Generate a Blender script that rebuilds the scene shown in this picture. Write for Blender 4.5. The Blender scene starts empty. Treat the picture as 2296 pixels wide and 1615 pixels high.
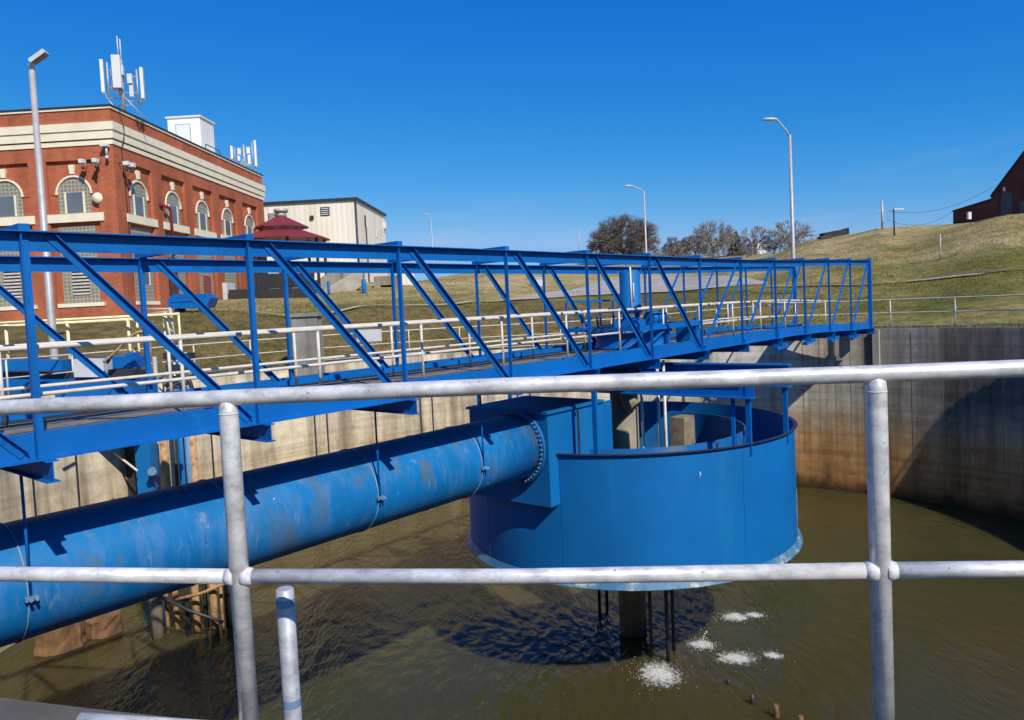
import bpy, math, random
from mathutils import Vector as V
random.seed(11)
sc=bpy.context.scene; col=sc.collection
# ------------------------------------------------------------------ camera model (pixels of a 2295 x 1615 view)
F=1700.;CX=1147.5;CY=775.;EYE=1.3
p_=math.radians(2.9);r_=math.radians(2.75)
fw=V((0,math.cos(p_),-math.sin(p_)));R0=V((1,0,0));U0=V((0,math.sin(p_),math.cos(p_)))
rt=R0*math.cos(r_)-U0*math.sin(r_);up=U0*math.cos(r_)+R0*math.sin(r_)
def ray(x,y): return fw+rt*((x-CX)/F)-up*((y-CY)/F)
def atz(x,y,z=0.):
    d=ray(x,y);t=(z-EYE)/d.z;return V((d.x*t,d.y*t,z))
def atY(x,y,Y):
    d=ray(x,y);t=Y/d.y;return V((d.x*t,Y,EYE+d.z*t))
cam=bpy.data.cameras.new('camera');camo=bpy.data.objects.new('camera',cam);col.objects.link(camo)
cam.sensor_width=36;cam.lens=36*F/2295;cam.shift_y=-(807.5-CY)/2295*-1*-1
cam.clip_start=.05;cam.clip_end=5000
from mathutils import Matrix
m=Matrix((rt,up,-fw)).transposed().to_4x4();m.translation=V((0,0,EYE));camo.matrix_world=m
sc.camera=camo
# ------------------------------------------------------------------ materials
def newmat(n):
    m=bpy.data.materials.new(n);m.use_nodes=True;nt=m.node_tree;b=nt.nodes['Principled BSDF'];return m,nt,b
def ramp(nt,fac,stops):
    r=nt.nodes.new('ShaderNodeValToRGB');e=r.color_ramp.elements
    while len(e)<len(stops): e.new(.5)
    for k,(p,c) in zip(e,stops): k.position=p;k.color=(*c,1) if len(c)==3 else c
    nt.links.new(fac,r.inputs[0]);return r.outputs[0]
def noise(nt,scale,detail=4,rough=.55,stretch=None,coord='Object'):
    t=nt.nodes.new('ShaderNodeTexCoord');n=nt.nodes.new('ShaderNodeTexNoise')
    n.inputs['Scale'].default_value=scale;n.inputs['Detail'].default_value=detail;n.inputs['Roughness'].default_value=rough
    if stretch:
        mp=nt.nodes.new('ShaderNodeMapping');mp.inputs['Scale'].default_value=stretch
        nt.links.new(t.outputs[coord],mp.inputs[0]);nt.links.new(mp.outputs[0],n.inputs[0])
    else: nt.links.new(t.outputs[coord],n.inputs[0])
    return n.outputs[0]
def mix(nt,fac,a,b,mode='MIX'):
    m=nt.nodes.new('ShaderNodeMix');m.data_type='RGBA';m.blend_type=mode
    for s,v in ((0,fac),(6,a),(7,b)):
        if isinstance(v,(int,float)): m.inputs[s].default_value=v
        elif isinstance(v,tuple): m.inputs[s].default_value=(*v,1)
        else: nt.links.new(v,m.inputs[s])
    return m.outputs[2]
def bump(nt,b,h,strength=.3,dist=.02):
    n=nt.nodes.new('ShaderNodeBump');n.inputs['Strength'].default_value=strength;n.inputs['Distance'].default_value=dist
    nt.links.new(h,n.inputs['Height']);nt.links.new(n.outputs[0],b.inputs['Normal'])
def simple(n,c,rough=.5,metal=0,var=.18,scale=3,spec=.5,bmp=0):
    m,nt,b=newmat(n)
    c2=tuple(max(0,x*(1-var)) for x in c);c3=tuple(min(1,x*(1+var*.7)) for x in c)
    o=ramp(nt,noise(nt,scale),[(.3,c2),(.5,c),(.72,c3)])
    nt.links.new(o,b.inputs['Base Color']);b.inputs['Roughness'].default_value=rough;b.inputs['Metallic'].default_value=metal
    b.inputs['Specular IOR Level'].default_value=spec
    if bmp: bump(nt,b,noise(nt,scale*12,6),bmp)
    return m
M={}
def blue_paint(n,c,rough,wear,wearcol,scale,streak=None):
    m,nt,b=newmat(n)
    base=ramp(nt,noise(nt,scale*.5),[(.3,tuple(x*.85 for x in c)),(.7,tuple(min(1,x*1.12) for x in c))])
    w=ramp(nt,noise(nt,scale,7,.68,streak),[(wear,(0,0,0)),(wear+.2,(1,1,1))])
    mm=nt.nodes.new('ShaderNodeMath');mm.operation='MULTIPLY';mm.inputs[1].default_value=.75;nt.links.new(w,mm.inputs[0])
    o=mix(nt,mm.outputs[0],base,wearcol)
    nt.links.new(o,b.inputs['Base Color']);b.inputs['Roughness'].default_value=rough;b.inputs['Specular IOR Level'].default_value=.3
    return m,nt,b,o
m,nt,b,o=blue_paint('bridge_blue_paint',(.001,.118,.40),.5,.6,(.03,.15,.36),3)
f=ramp(nt,noise(nt,26,4,.6),[(.715,(0,0,0)),(.74,(.8,.8,.8))]);o=mix(nt,f,o,(.09,.055,.04))
f=ramp(nt,noise(nt,4,6,.7),[(.55,(1,1,1)),(.75,(.62,.64,.68))]);o=mix(nt,1.,o,f,'MULTIPLY');nt.links.new(o,b.inputs['Base Color']);M['blue']=m
# weathered pipe: chalky patches, brown algae stains and white droppings
m,nt,b,o=blue_paint('weathered_pipe_paint',(.002,.15,.40),.55,.48,(.075,.19,.39),2.1,(1.6,1.6,.4))
f=ramp(nt,noise(nt,2.6,8,.72,(1,1,.35)),[(.53,(0,0,0)),(.66,(.8,.8,.8))]);o=mix(nt,f,o,(.085,.125,.15))
f=ramp(nt,noise(nt,.9,7,.7,(1.4,1.4,.8)),[(.55,(0,0,0)),(.68,(.7,.7,.7))]);o=mix(nt,f,o,(.06,.17,.33))
f=ramp(nt,noise(nt,7,6,.75,(1,1,.18)),[(.60,(0,0,0)),(.72,(.55,.55,.55))]);o=mix(nt,f,o,(.25,.34,.46))
f2=ramp(nt,noise(nt,9,3,.5,(1,1,.45)),[(.735,(0,0,0)),(.75,(1,1,1))])
o=mix(nt,f2,o,(.6,.65,.7))
f3=ramp(nt,noise(nt,22,6,.8),[(.66,(0,0,0)),(.74,(.8,.8,.8))])
o=mix(nt,f3,o,(.02,.06,.14))
nt.links.new(o,b.inputs['Base Color']);bump(nt,b,f,.15,.004);M['pipe']=m
m,nt,b,o=blue_paint('drum_blue_paint',(.001,.125,.37),.6,.54,(.008,.165,.35),1.2,(1.2,1.2,.15))
f=ramp(nt,noise(nt,6,3,.5,(1,1,.35)),[(.74,(0,0,0)),(.765,(1,1,1))]);o=mix(nt,f,o,(.3,.5,.65))
nt.links.new(o,b.inputs['Base Color']);M['drum']=m
m,nt,b,o=blue_paint('stained_inner_paint',(.006,.125,.36),.6,.53,(.22,.20,.13),1.0,(1,1,.4));M['inner']=m
M['rimdark']=simple('dark_rim_edge',(.02,.025,.05),.6,var=.3)
m,nt,b=newmat('scaled_lip');o=ramp(nt,noise(nt,2.2,6,.7),[(.42,(.03,.13,.25)),(.55,(.10,.19,.27)),(.64,(.42,.44,.42))]);nt.links.new(o,b.inputs['Base Color']);b.inputs['Roughness'].default_value=.6;M['lip']=m
M['strap']=simple('worn_strap',(.2,.3,.42),.5,var=.5,scale=3)
M['dropmat']=simple('bird_dropping_white',(.7,.7,.66),.9,var=.2,scale=20)
# galvanised / aluminium rails
def galv(n,c,metal,rough):
    m,nt,b=newmat(n)
    o=ramp(nt,noise(nt,9,5,.6),[(.3,tuple(x*.72 for x in c)),(.5,c),(.7,tuple(min(1,x*1.2) for x in c))])
    s=ramp(nt,noise(nt,24,5,.7,(.5,1,1)),[(.35,(.72,.72,.74)),(.5,(1,1,1)),(.66,(1.22,1.2,1.17))]);o=mix(nt,.9,o,s,'MULTIPLY')
    f=ramp(nt,noise(nt,60,3,.6),[(.66,(0,0,0)),(.72,(.8,.8,.8))]);o=mix(nt,f,o,(.2,.19,.18))
    nt.links.new(o,b.inputs['Base Color']);b.inputs['Metallic'].default_value=metal
    rr=ramp(nt,noise(nt,14),[(.3,(rough-.1,)*3),(.7,(rough+.12,)*3)]);nt.links.new(rr,b.inputs['Roughness'])
    bump(nt,b,noise(nt,90,4),.08,.002);return m
M['galv']=galv('satin_aluminium',(.63,.615,.59),.25,.42)
M['galv2']=galv('galvanised_steel',(.45,.46,.47),.35,.5)
M['weld']=simple('weld_bead',(.7,.69,.67),.55,.1,var=.25,scale=60,bmp=.4)
M['white_rail']=simple('cream_white_rail_paint',(.60,.545,.46),.5,var=.2,scale=6)
M['yellow']=simple('pale_yellow_paint',(.80,.71,.38),.5,var=.12,scale=4)
M['pole']=simple('grey_pole_metal',(.42,.40,.38),.5,.2,var=.15)
M['dark']=simple('dark_metal',(.03,.03,.035),.5,var=.3)
M['white']=simple('white_paint',(.68,.68,.67),.5,var=.06,scale=2)
M['cream']=simple('cream_stone',(.80,.72,.52),.7,var=.1,scale=1.5,bmp=.1)
M['glass']=simple('window_glass',(.13,.145,.16),.25,0,var=.3,scale=.5,spec=.8)
M['ltgrey']=simple('light_grey_paint',(.55,.56,.57),.5,var=.1)
M['maroon']=simple('maroon_metal_roof',(.20,.022,.03),.5,var=.15)
M['black']=simple('black_screen',(.022,.022,.024),.8,var=.4,scale=1)
M['rust']=simple('rusty_pipe',(.42,.25,.11),.8,var=.5,scale=6,bmp=.2)
M['bluegrey']=simple('blue_grey_pipe',(.13,.22,.34),.6,var=.3,scale=5)
M['hose']=simple('black_rubber',(.02,.02,.02),.55,var=.3)
M['bark']=simple('bare_bark',(.145,.12,.10),.9,var=.35,scale=2)
M['bark2']=simple('pale_bark',(.27,.235,.20),.9,var=.35,scale=2)
M['conifer']=simple('conifer_green',(.04,.045,.026),.9,var=.3,scale=3)
M['foam']=simple('water_foam',(.75,.76,.74),.6,var=.1,scale=20)
M['darkbrick']=None
# concrete
def concrete(n,c,scale=1.,streaks=True,bm=.25):
    m,nt,b=newmat(n)
    o=ramp(nt,noise(nt,1.1*scale,8,.62),[(.28,tuple(x*.7 for x in c)),(.5,c),(.75,tuple(x*1.25 for x in c))])
    if streaks:
        s=ramp(nt,noise(nt,1.6*scale,6,.6,(1,1,.07)),[(.48,(0,0,0)),(.7,(.8,.8,.8))]);o=mix(nt,s,o,tuple(x*.42 for x in c))
    s=ramp(nt,noise(nt,40*scale,4,.6),[(.3,(.75,)*3),(.7,(1.1,)*3)]);o=mix(nt,1.,o,s,'MULTIPLY')
    nt.links.new(o,b.inputs['Base Color']);b.inputs['Roughness'].default_value=.9;bump(nt,b,noise(nt,25*scale,8,.7),bm,.01);return m
M['conc']=concrete('grey_concrete',(.30,.28,.24))
M['deckc']=concrete('worn_walkway_concrete',(.11,.094,.077),3.5,False,.5)
M['grate']=simple('grey_deck_grating',(.175,.15,.12),.85,var=.35,scale=5,bmp=.3)
M['dimdoor']=simple('dim_blue_door',(.055,.06,.075),.6)
M['weir']=simple('dirty_tan_metal',(.22,.18,.12),.8,var=.5,scale=4)
M['rustconc']=concrete('rust_stained_concrete',(.20,.105,.045),2.2,True,.6)
M['column']=concrete('stained_column_concrete',(.27,.24,.18))
# tank wall : grey at top, tide-stained rust brown below, black at the waterline
def wallmat():
    m,nt,b=newmat('tide_stained_concrete')
    g=nt.nodes.new('ShaderNodeNewGeometry');sx=nt.nodes.new('ShaderNodeSeparateXYZ');nt.links.new(g.outputs['Position'],sx.inputs[0])
    n1=noise(nt,.8,7,.65);ma=nt.nodes.new('ShaderNodeMath');ma.operation='MULTIPLY_ADD';ma.inputs[1].default_value=1.8
    nt.links.new(n1,ma.inputs[0]);nt.links.new(sx.outputs['Z'],ma.inputs[2])
    mr=nt.nodes.new('ShaderNodeMapRange');mr.inputs[1].default_value=-6.4;mr.inputs[2].default_value=1.0;nt.links.new(ma.outputs[0],mr.inputs[0])
    base=ramp(nt,mr.outputs[0],[(.0,(.06,.035,.018)),(.07,(.16,.08,.03)),(.14,(.50,.26,.095)),(.33,(.60,.34,.14)),(.44,(.57,.43,.27)),(.56,(.57,.52,.43)),(1,(.54,.50,.43))])
    # right-hand wall darker grey, deepened to suggest shade; paler buff on the left
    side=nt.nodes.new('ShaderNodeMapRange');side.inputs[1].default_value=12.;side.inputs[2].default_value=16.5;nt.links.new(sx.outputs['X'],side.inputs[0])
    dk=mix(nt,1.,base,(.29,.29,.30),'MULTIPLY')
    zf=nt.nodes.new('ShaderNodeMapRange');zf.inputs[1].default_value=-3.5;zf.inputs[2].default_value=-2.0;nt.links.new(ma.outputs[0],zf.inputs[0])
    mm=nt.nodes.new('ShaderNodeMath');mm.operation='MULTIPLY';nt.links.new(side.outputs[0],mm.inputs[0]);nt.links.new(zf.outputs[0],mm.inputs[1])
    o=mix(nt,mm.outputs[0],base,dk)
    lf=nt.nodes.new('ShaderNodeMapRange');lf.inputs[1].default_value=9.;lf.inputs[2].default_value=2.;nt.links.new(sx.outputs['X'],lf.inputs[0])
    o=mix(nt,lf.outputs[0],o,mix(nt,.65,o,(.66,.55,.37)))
    # vertical run-off streaks
    s=ramp(nt,noise(nt,1.5,7,.62,(1,1,.06)),[(.42,(1,1,1)),(.66,(.42,.40,.38))]);o=mix(nt,1.,o,s,'MULTIPLY')
    s=ramp(nt,noise(nt,3.1,5,.6,(1,1,.12)),[(.6,(0,0,0)),(.75,(.55,.55,.55))]);o=mix(nt,s,o,(.45,.40,.30))
    s=ramp(nt,noise(nt,1.0,5,.6,(.12,.12,5)),[(.38,(.72,.7,.68)),(.55,(1,1,1))]);o=mix(nt,.7,o,s,'MULTIPLY')
    s=ramp(nt,noise(nt,2.6,8,.75),[(.32,(.62,.6,.58)),(.5,(1,1,1)),(.7,(1.15,1.12,1.08))]);o=mix(nt,.8,o,s,'MULTIPLY')
    nt.links.new(o,b.inputs['Base Color']);b.inputs['Roughness'].default_value=.9;b.inputs['Specular IOR Level'].default_value=.2
    bump(nt,b,noise(nt,14,8,.7),.3,.015);return m
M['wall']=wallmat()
def brickmat(n,c1,c2,mort,rot=False):
    m,nt,b=newmat(n)
    t=nt.nodes.new('ShaderNodeTexCoord');br=nt.nodes.new('ShaderNodeTexBrick')
    # local u along either wall = x+y, v = z
    sx=nt.nodes.new('ShaderNodeSeparateXYZ');ad=nt.nodes.new('ShaderNodeMath');cb=nt.nodes.new('ShaderNodeCombineXYZ')
    nt.links.new(t.outputs['Object'],sx.inputs[0]);nt.links.new(sx.outputs[0],ad.inputs[0]);nt.links.new(sx.outputs[1],ad.inputs[1])
    nt.links.new(ad.outputs[0],cb.inputs[0]);nt.links.new(sx.outputs[2],cb.inputs[1]);nt.links.new(cb.outputs[0],br.inputs[0])
    br.inputs['Color1'].default_value=(*c1,1);br.inputs['Color2'].default_value=(*c2,1);br.inputs['Mortar'].default_value=(*mort,1)
    br.inputs['Scale'].default_value=1;br.inputs['Brick Width'].default_value=.22;br.inputs['Row Height'].default_value=.078;br.inputs['Mortar Size'].default_value=.006
    s=ramp(nt,noise(nt,.5,6,.6),[(.3,(.72,)*3),(.7,(1.1,)*3)]);o=mix(nt,1.,br.outputs[0],s,'MULTIPLY');s=ramp(nt,noise(nt,1.1,6,.65,(1,1,.12)),[(.4,(1.02,)*3),(.68,(.7,.68,.66))]);o=mix(nt,.8,o,s,'MULTIPLY')
    nt.links.new(o,b.inputs['Base Color']);b.inputs['Roughness'].default_value=.88;b.inputs['Specular IOR Level'].default_value=.25;return m
M['brick']=brickmat('red_orange_brick',(.54,.145,.064),(.44,.11,.05),(.36,.18,.11))
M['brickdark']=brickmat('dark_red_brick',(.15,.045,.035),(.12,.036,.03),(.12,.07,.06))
def blockmat():
    m,nt,b=newmat('glass_block');t=nt.nodes.new('ShaderNodeTexCoord');br=nt.nodes.new('ShaderNodeTexBrick')
    sx=nt.nodes.new('ShaderNodeSeparateXYZ');ad=nt.nodes.new('ShaderNodeMath');cb=nt.nodes.new('ShaderNodeCombineXYZ')
    nt.links.new(t.outputs['Object'],sx.inputs[0]);nt.links.new(sx.outputs[0],ad.inputs[0]);nt.links.new(sx.outputs[1],ad.inputs[1])
    nt.links.new(ad.outputs[0],cb.inputs[0]);nt.links.new(sx.outputs[2],cb.inputs[1]);nt.links.new(cb.outputs[0],br.inputs[0])
    br.offset=0;br.inputs['Color1'].default_value=(.25,.23,.17,1);br.inputs['Color2'].default_value=(.20,.19,.15,1);br.inputs['Mortar'].default_value=(.42,.37,.27,1)
    br.inputs['Scale'].default_value=1;br.inputs['Brick Width'].default_value=.2;br.inputs['Row Height'].default_value=.2;br.inputs['Mortar Size'].default_value=.022
    nt.links.new(br.outputs[0],b.inputs['Base Color']);b.inputs['Roughness'].default_value=.4;return m
M['block']=blockmat()
def siding(n,c,rib):
    m,nt,b=newmat(n);t=nt.nodes.new('ShaderNodeTexCoord');sx=nt.nodes.new('ShaderNodeSeparateXYZ');nt.links.new(t.outputs['Object'],sx.inputs[0])
    ad=nt.nodes.new('ShaderNodeMath');nt.links.new(sx.outputs[0],ad.inputs[0]);nt.links.new(sx.outputs[1],ad.inputs[1])
    fr=nt.nodes.new('ShaderNodeMath');fr.operation='PINGPONG';fr.inputs[1].default_value=rib;nt.links.new(ad.outputs[0],fr.inputs[0])
    o=ramp(nt,noise(nt,.6,6,.6,(1,1,.15)),[(.4,c),(.72,tuple(x*y for x,y in zip(c,(.86,.8,.7))))])
    nt.links.new(o,b.inputs['Base Color']);b.inputs['Roughness'].default_value=.55;bump(nt,b,fr.outputs[0],.5,.15);return m
M['siding']=siding('cream_ribbed_siding',(.84,.77,.64),.25)
M['hutsiding']=siding('white_ribbed_siding',(.78,.79,.80),.2)
# ground : dry winter grass, 'dry' says which kind of turf grows where
def grassmat():
    m,nt,b=newmat('winter_grass')
    at=nt.nodes.new('ShaderNodeAttribute');at.attribute_name='turf';sp=nt.nodes.new('ShaderNodeSeparateColor');nt.links.new(at.outputs['Color'],sp.inputs[0])
    big=noise(nt,.16,8,.62,(1,1,1));fine=noise(nt,2.2,8,.75);vf=noise(nt,9,5,.8)
    def pal(a,bb,c): 
        return ramp(nt,big,[(.32,a),(.5,bb),(.66,c)])
    green=pal((.115,.13,.025),(.18,.18,.042),(.30,.245,.09))
    tan=pal((.24,.21,.075),(.40,.32,.15),(.50,.40,.22))
    dull=pal((.14,.115,.042),(.18,.14,.058),(.20,.15,.068))
    o=mix(nt,sp.outputs[0],green,tan);o=mix(nt,sp.outputs[1],o,dull)
    md=noise(nt,.55,6,.7,(1,1,1));f=ramp(nt,md,[(.36,(.7,.76,.6)),(.5,(1,1,1)),(.64,(1.35,1.2,1.1))]);o=mix(nt,1.,o,f,'MULTIPLY')
    f=ramp(nt,fine,[(.3,(.55,.58,.5)),(.5,(.95,.95,.95)),(.72,(1.4,1.33,1.2))]);o=mix(nt,1.,o,f,'MULTIPLY')
    f=ramp(nt,vf,[(.3,(.55,)*3),(.7,(1.4,)*3)]);o=mix(nt,.8,o,f,'MULTIPLY')
    nt.links.new(o,b.inputs['Base Color']);b.inputs['Roughness'].default_value=1;b.inputs['Specular IOR Level'].default_value=.05
    bump(nt,b,vf,.9,.12);return m
M['grass']=grassmat()
M['road']=concrete('pale_worn_road',(.37,.33,.27),.6,False,.15)
M['kerb']=concrete('pale_kerb_concrete',(.45,.40,.32),1,False)
M['trail']=simple('worn_tan_trail',(.36,.28,.17),1,var=.25,scale=2)
M['dirt']=simple('bare_soil',(.12,.085,.055),1,var=.4,scale=2)
def watermat():
    m,nt,b=newmat('murky_water')
    o=ramp(nt,noise(nt,.18,5,.6),[(.3,(.040,.042,.012)),(.55,(.054,.047,.015)),(.8,(.068,.050,.018))])
    nt.links.new(o,b.inputs['Base Color']);b.inputs['Roughness'].default_value=.09;b.inputs['IOR'].default_value=1.33;b.inputs['Specular IOR Level'].default_value=.28
    b.inputs['Subsurface Weight'].default_value=1;b.inputs['Subsurface Radius'].default_value=(1,.8,.4);b.inputs['Subsurface Scale'].default_value=1.6
    n=noise(nt,2.8,3,.5,(1.0,.42,1));n2=noise(nt,.5,3,.5,(1,.5,1));n3=noise(nt,5.5,3,.5,(1,.4,1))
    a=nt.nodes.new('ShaderNodeMath');a.operation='MULTIPLY_ADD';a.inputs[1].default_value=2.2;nt.links.new(n2,a.inputs[0]);nt.links.new(n,a.inputs[2])
    a2=nt.nodes.new('ShaderNodeMath');a2.operation='MULTIPLY_ADD';a2.inputs[1].default_value=.6;nt.links.new(n3,a2.inputs[0]);nt.links.new(a.outputs[0],a2.inputs[2])
    bump(nt,b,a2.outputs[0],.36,.14);return m
M['water']=watermat()
# ------------------------------------------------------------------ mesh builder
class MB:
    def __init__(s): s.v=[];s.f=[];s.m=[];s.sm=[]
    def add(s,vs,fs,mi=0,smooth=False):
        k=len(s.v);s.v+=[V(q) for q in vs]
        for f in fs: s.f.append([i+k for i in f]);s.m.append(mi);s.sm.append(smooth)
        return s
    def obox(s,o,a,b,c,mi=0):  # corner o, edge vectors
        o,a,b,c=map(V,(o,a,b,c));vs=[o,o+a,o+a+b,o+b,o+c,o+a+c,o+a+b+c,o+b+c]
        fs=[(0,3,2,1),(4,5,6,7),(0,1,5,4),(1,2,6,5),(2,3,7,6),(3,0,4,7)]
        if a.cross(b).dot(c)<0: fs=[f[::-1] for f in fs]
        return s.add(vs,fs,mi)
    def box(s,c,sz,ax=None,mi=0):  # centre, size, axes
        ax=ax or (V((1,0,0)),V((0,1,0)),V((0,0,1)));a,b,d=[u*w for u,w in zip(ax,sz)];return s.obox(V(c)-(a+b+d)/2,a,b,d,mi)
    def prof(s,pts,p0,p1,upv=(0,0,1),mi=0,smooth=False):
        p0,p1=V(p0),V(p1);a=(p1-p0).normalized();side=a.cross(V(upv))
        if side.length<1e-5: side=V((1,0,0))
        side.normalize();u=side.cross(a);n=len(pts)
        vs=[p0+side*x+u*y for x,y in pts]+[p1+side*x+u*y for x,y in pts]
        fs=[(i,(i+1)%n,(i+1)%n+n,i+n) for i in range(n)]
        s.add(vs,fs,mi,smooth);k=len(s.v)-2*n
        s.f.append([k+i for i in range(n)][::-1]);s.m.append(mi);s.sm.append(False)
        s.f.append([k+n+i for i in range(n)]);s.m.append(mi);s.sm.append(False);return s
    def bar(s,p0,p1,w,h,upv=(0,0,1),mi=0): return s.prof([(-w/2,-h/2),(w/2,-h/2),(w/2,h/2),(-w/2,h/2)],p0,p1,upv,mi)
    def tube(s,pts,r,n=10,caps=True,mi=0):
        pts=[V(q) for q in pts];rs=r if isinstance(r,(list,tuple)) else [r]*len(pts);k=len(s.v);ref=None
        for i,q in enumerate(pts):
            d=(pts[min(i+1,len(pts)-1)]-pts[max(i-1,0)]).normalized()
            if ref is None: ref=V((0,0,1)) if abs(d.z)<.9 else V((1,0,0))
            x=d.cross(ref).normalized();y=x.cross(d).normalized();ref=y
            for j in range(n):
                t=2*math.pi*j/n;s.v.append(q+(x*math.cos(t)+y*math.sin(t))*rs[i])
        for i in range(len(pts)-1):
            for j in range(n):
                a=k+i*n+j;b=k+i*n+(j+1)%n;s.f.append([a,a+n,b+n,b]);s.m.append(mi);s.sm.append(True)
        if caps:
            for e,rv in ((0,False),(len(pts)-1,True)):
                f=[k+e*n+j for j in range(n)];s.f.append(f[::-1] if rv else f);s.m.append(mi);s.sm.append(False)
        return s
    def lathe(s,c,prof,n=64,a0=0,a1=2*math.pi,mi=0,smooth=True,closed=False):
        c=V(c);full=abs(a1-a0)>6.28;k=len(s.v);cnt=n if full else n+1;L=len(prof)
        for i in range(cnt):
            t=a0+(a1-a0)*i/n
            for r,z in prof: s.v.append(c+V((math.cos(t)*r,math.sin(t)*r,z)))
        for i in range(n):
            for j in range(L if closed else L-1):
                a=k+i*L+j;b=k+((i+1)%cnt)*L+j;a2=k+i*L+(j+1)%L;b2=k+((i+1)%cnt)*L+(j+1)%L
                s.f.append([a,b,b2,a2]);s.m.append(mi);s.sm.append(smooth)
        return s
    def ball(s,c,r,n=6,mi=0,sz=1):
        return s.lathe(c,[(r*math.sin(math.pi*i/n),-r*sz*math.cos(math.pi*i/n)) for i in range(n+1)],n+2,mi=mi)
    def build(s,name,mat,parent=None,sharp=True):
        org=ORG[parent] if parent is not None else None
        if org is None:
            lo=V([min(q[i] for q in s.v) for i in range(3)]);hi=V([max(q[i] for q in s.v) for i in range(3)]);org=V(((lo.x+hi.x)/2,(lo.y+hi.y)/2,lo.z))
        me=bpy.data.meshes.new(name);me.from_pydata([q-org for q in s.v],[],s.f)
        mats=mat if isinstance(mat,(list,tuple)) else [mat]
        for q in mats: me.materials.append(q)
        me.polygons.foreach_set('material_index',s.m);me.polygons.foreach_set('use_smooth',s.sm);me.update()
        o=bpy.data.objects.new(name,me);col.objects.link(o);ORG[o]=org
        if parent is None: o.location=org
        else: o.parent=parent
        return o
ORG={}
def tag(o,label,cat,group=None,kind=None):
    if label:o['label']=label
    if cat:o['category']=cat
    if group:o['group']=group
    if kind:o['kind']=kind
    return o
def thing(name,label,cat,loc,group=None):
    o=bpy.data.objects.new(name,None);o.empty_display_size=.2;o.location=loc;col.objects.link(o);ORG[o]=V(loc);return tag(o,label,cat,group)
def B(): return MB()
def circ(n,r): return [(math.cos(2*math.pi*i/n)*r,math.sin(2*math.pi*i/n)*r) for i in range(n)]
Z=V((0,0,1))
# ------------------------------------------------------------------ layout
TC=V((2.9,18.5,0));TR=16.545;WL=-7.0
A=math.radians(40.2);d1=V((math.sin(A),math.cos(A),0));d2=V((-d1.y,d1.x,0));BAY=2.44;W=2.95
N0=atz(91,1031,0.);
def cl(t,l=0,z=0): # along the bridge axis from panel 0, lateral from the centre line (+ is away from the camera)
    q=N0+d1*t+d2*(W/2+l);return V((q.x,q.y,z))
dd=ray(1407,1110); k=dd.x/dd.y; c0=cl(0); tc=(k*c0.y-c0.x)/(d1.x-k*d1.y); DC=cl(tc)   # drum centre
def smooth(a,b,x):
    t=max(0,min(1,(x-a)/(b-a)));return t*t*(3-2*t)
def rimz(x,y):
    f=smooth(4,24,y);return f*(-.62+.37*smooth(3,13,x))
# terrain : columns of (distance along view depth, height) for view directions through the frame
COLS=[(-2200,[(6,0),(40,1.0),(400,3)]),(-600,[(18,-.2),(40,1.9),(100,2.5),(400,6)]),(0,[(20,-.3),(23,.1),(36,1.75),(60,2.2),(150,4),(400,10)]),
(500,[(28,-.55),(30,-.3),(36,1.72),(40,1.8),(52,2.77),(100,4),(400,12)]),(800,[(32,-.6),(34,-.3),(42,1.65),(46,1.9),(65,4.0),(110,5),(400,14)]),
(1150,[(34,-.7),(36,-.4),(45,1.6),(48,1.7),(70,4.0),(130,8),(400,16)]),(1500,[(34,-.5),(36,-.2),(50,1.65),(80,3.5),(130,8.3),(400,18)]),
(1700,[(33,-.35),(36,0),(46,1.6),(90,5.9),(100,6.2),(130,8.4),(400,18)]),(1850,[(32,-.3),(34,0),(44,1.6),(46,1.7),(62,4.2),(80,7.05),(95,7.5),(400,15)]),(2000,[(30,-.25),(32,0),(42,1.57),(44,1.6),(60,4.5),(75,7.4),(85,7.9),(400,14)]),
(2295,[(26,-.25),(28,.0),(38,1.88),(40,1.95),(52,5.0),(62,6.9),(72,7.4),(400,14)]),(3200,[(22,-.2),(38,1.8),(60,6.5),(400,12)]),(5200,[(6,0),(40,2),(400,4)])]
def pl(P,d):
    if d<=P[0][0]: return P[0][1]
    for (a,za),(b,zb) in zip(P,P[1:]):
        if d<=b: return za+(zb-za)*(d-a)/(b-a)
    return P[-1][1]
def H(x,y):
    if y<1.5: return rimz(x,y)
    px=1147.5+1700*x/y
    if px<=COLS[0][0]: z=pl(COLS[0][1],y)
    elif px>=COLS[-1][0]: z=pl(COLS[-1][1],y)
    else:
        for (a,Pa),(b,Pb) in zip(COLS,COLS[1:]):
            if px<=b:
                t=(px-a)/(b-a);t=t*t*(3-2*t);z=pl(Pa,y)*(1-t)+pl(Pb,y)*t;break
    rr=math.hypot(x-TC.x,y-TC.y)
    return z*smooth(TR+.4,TR+3.5,rr)+(1-smooth(TR+.4,TR+3.5,rr))*min(z,rimz(x,y)-.02) if rr<TR+3.5 else z
def hit(x,y,y0=24.,dz=0.):
    d=ray(x,y);Y=y0
    while Y<500:
        t=Y/d.y
        if EYE+d.z*t<H(d.x*t,Y)+dz: return V((d.x*t,Y,H(d.x*t,Y)))
        Y+=.15
    return V((d.x*t,Y,H(d.x*t,Y)))
def on(x,Y): # ground point in the direction of pixel column x (taken at the horizon) at depth Y
    d=ray(x,744-.048*x);q=d*(Y/d.y);return V((q.x,q.y,H(q.x,q.y)))
exec_parts=[]
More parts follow.
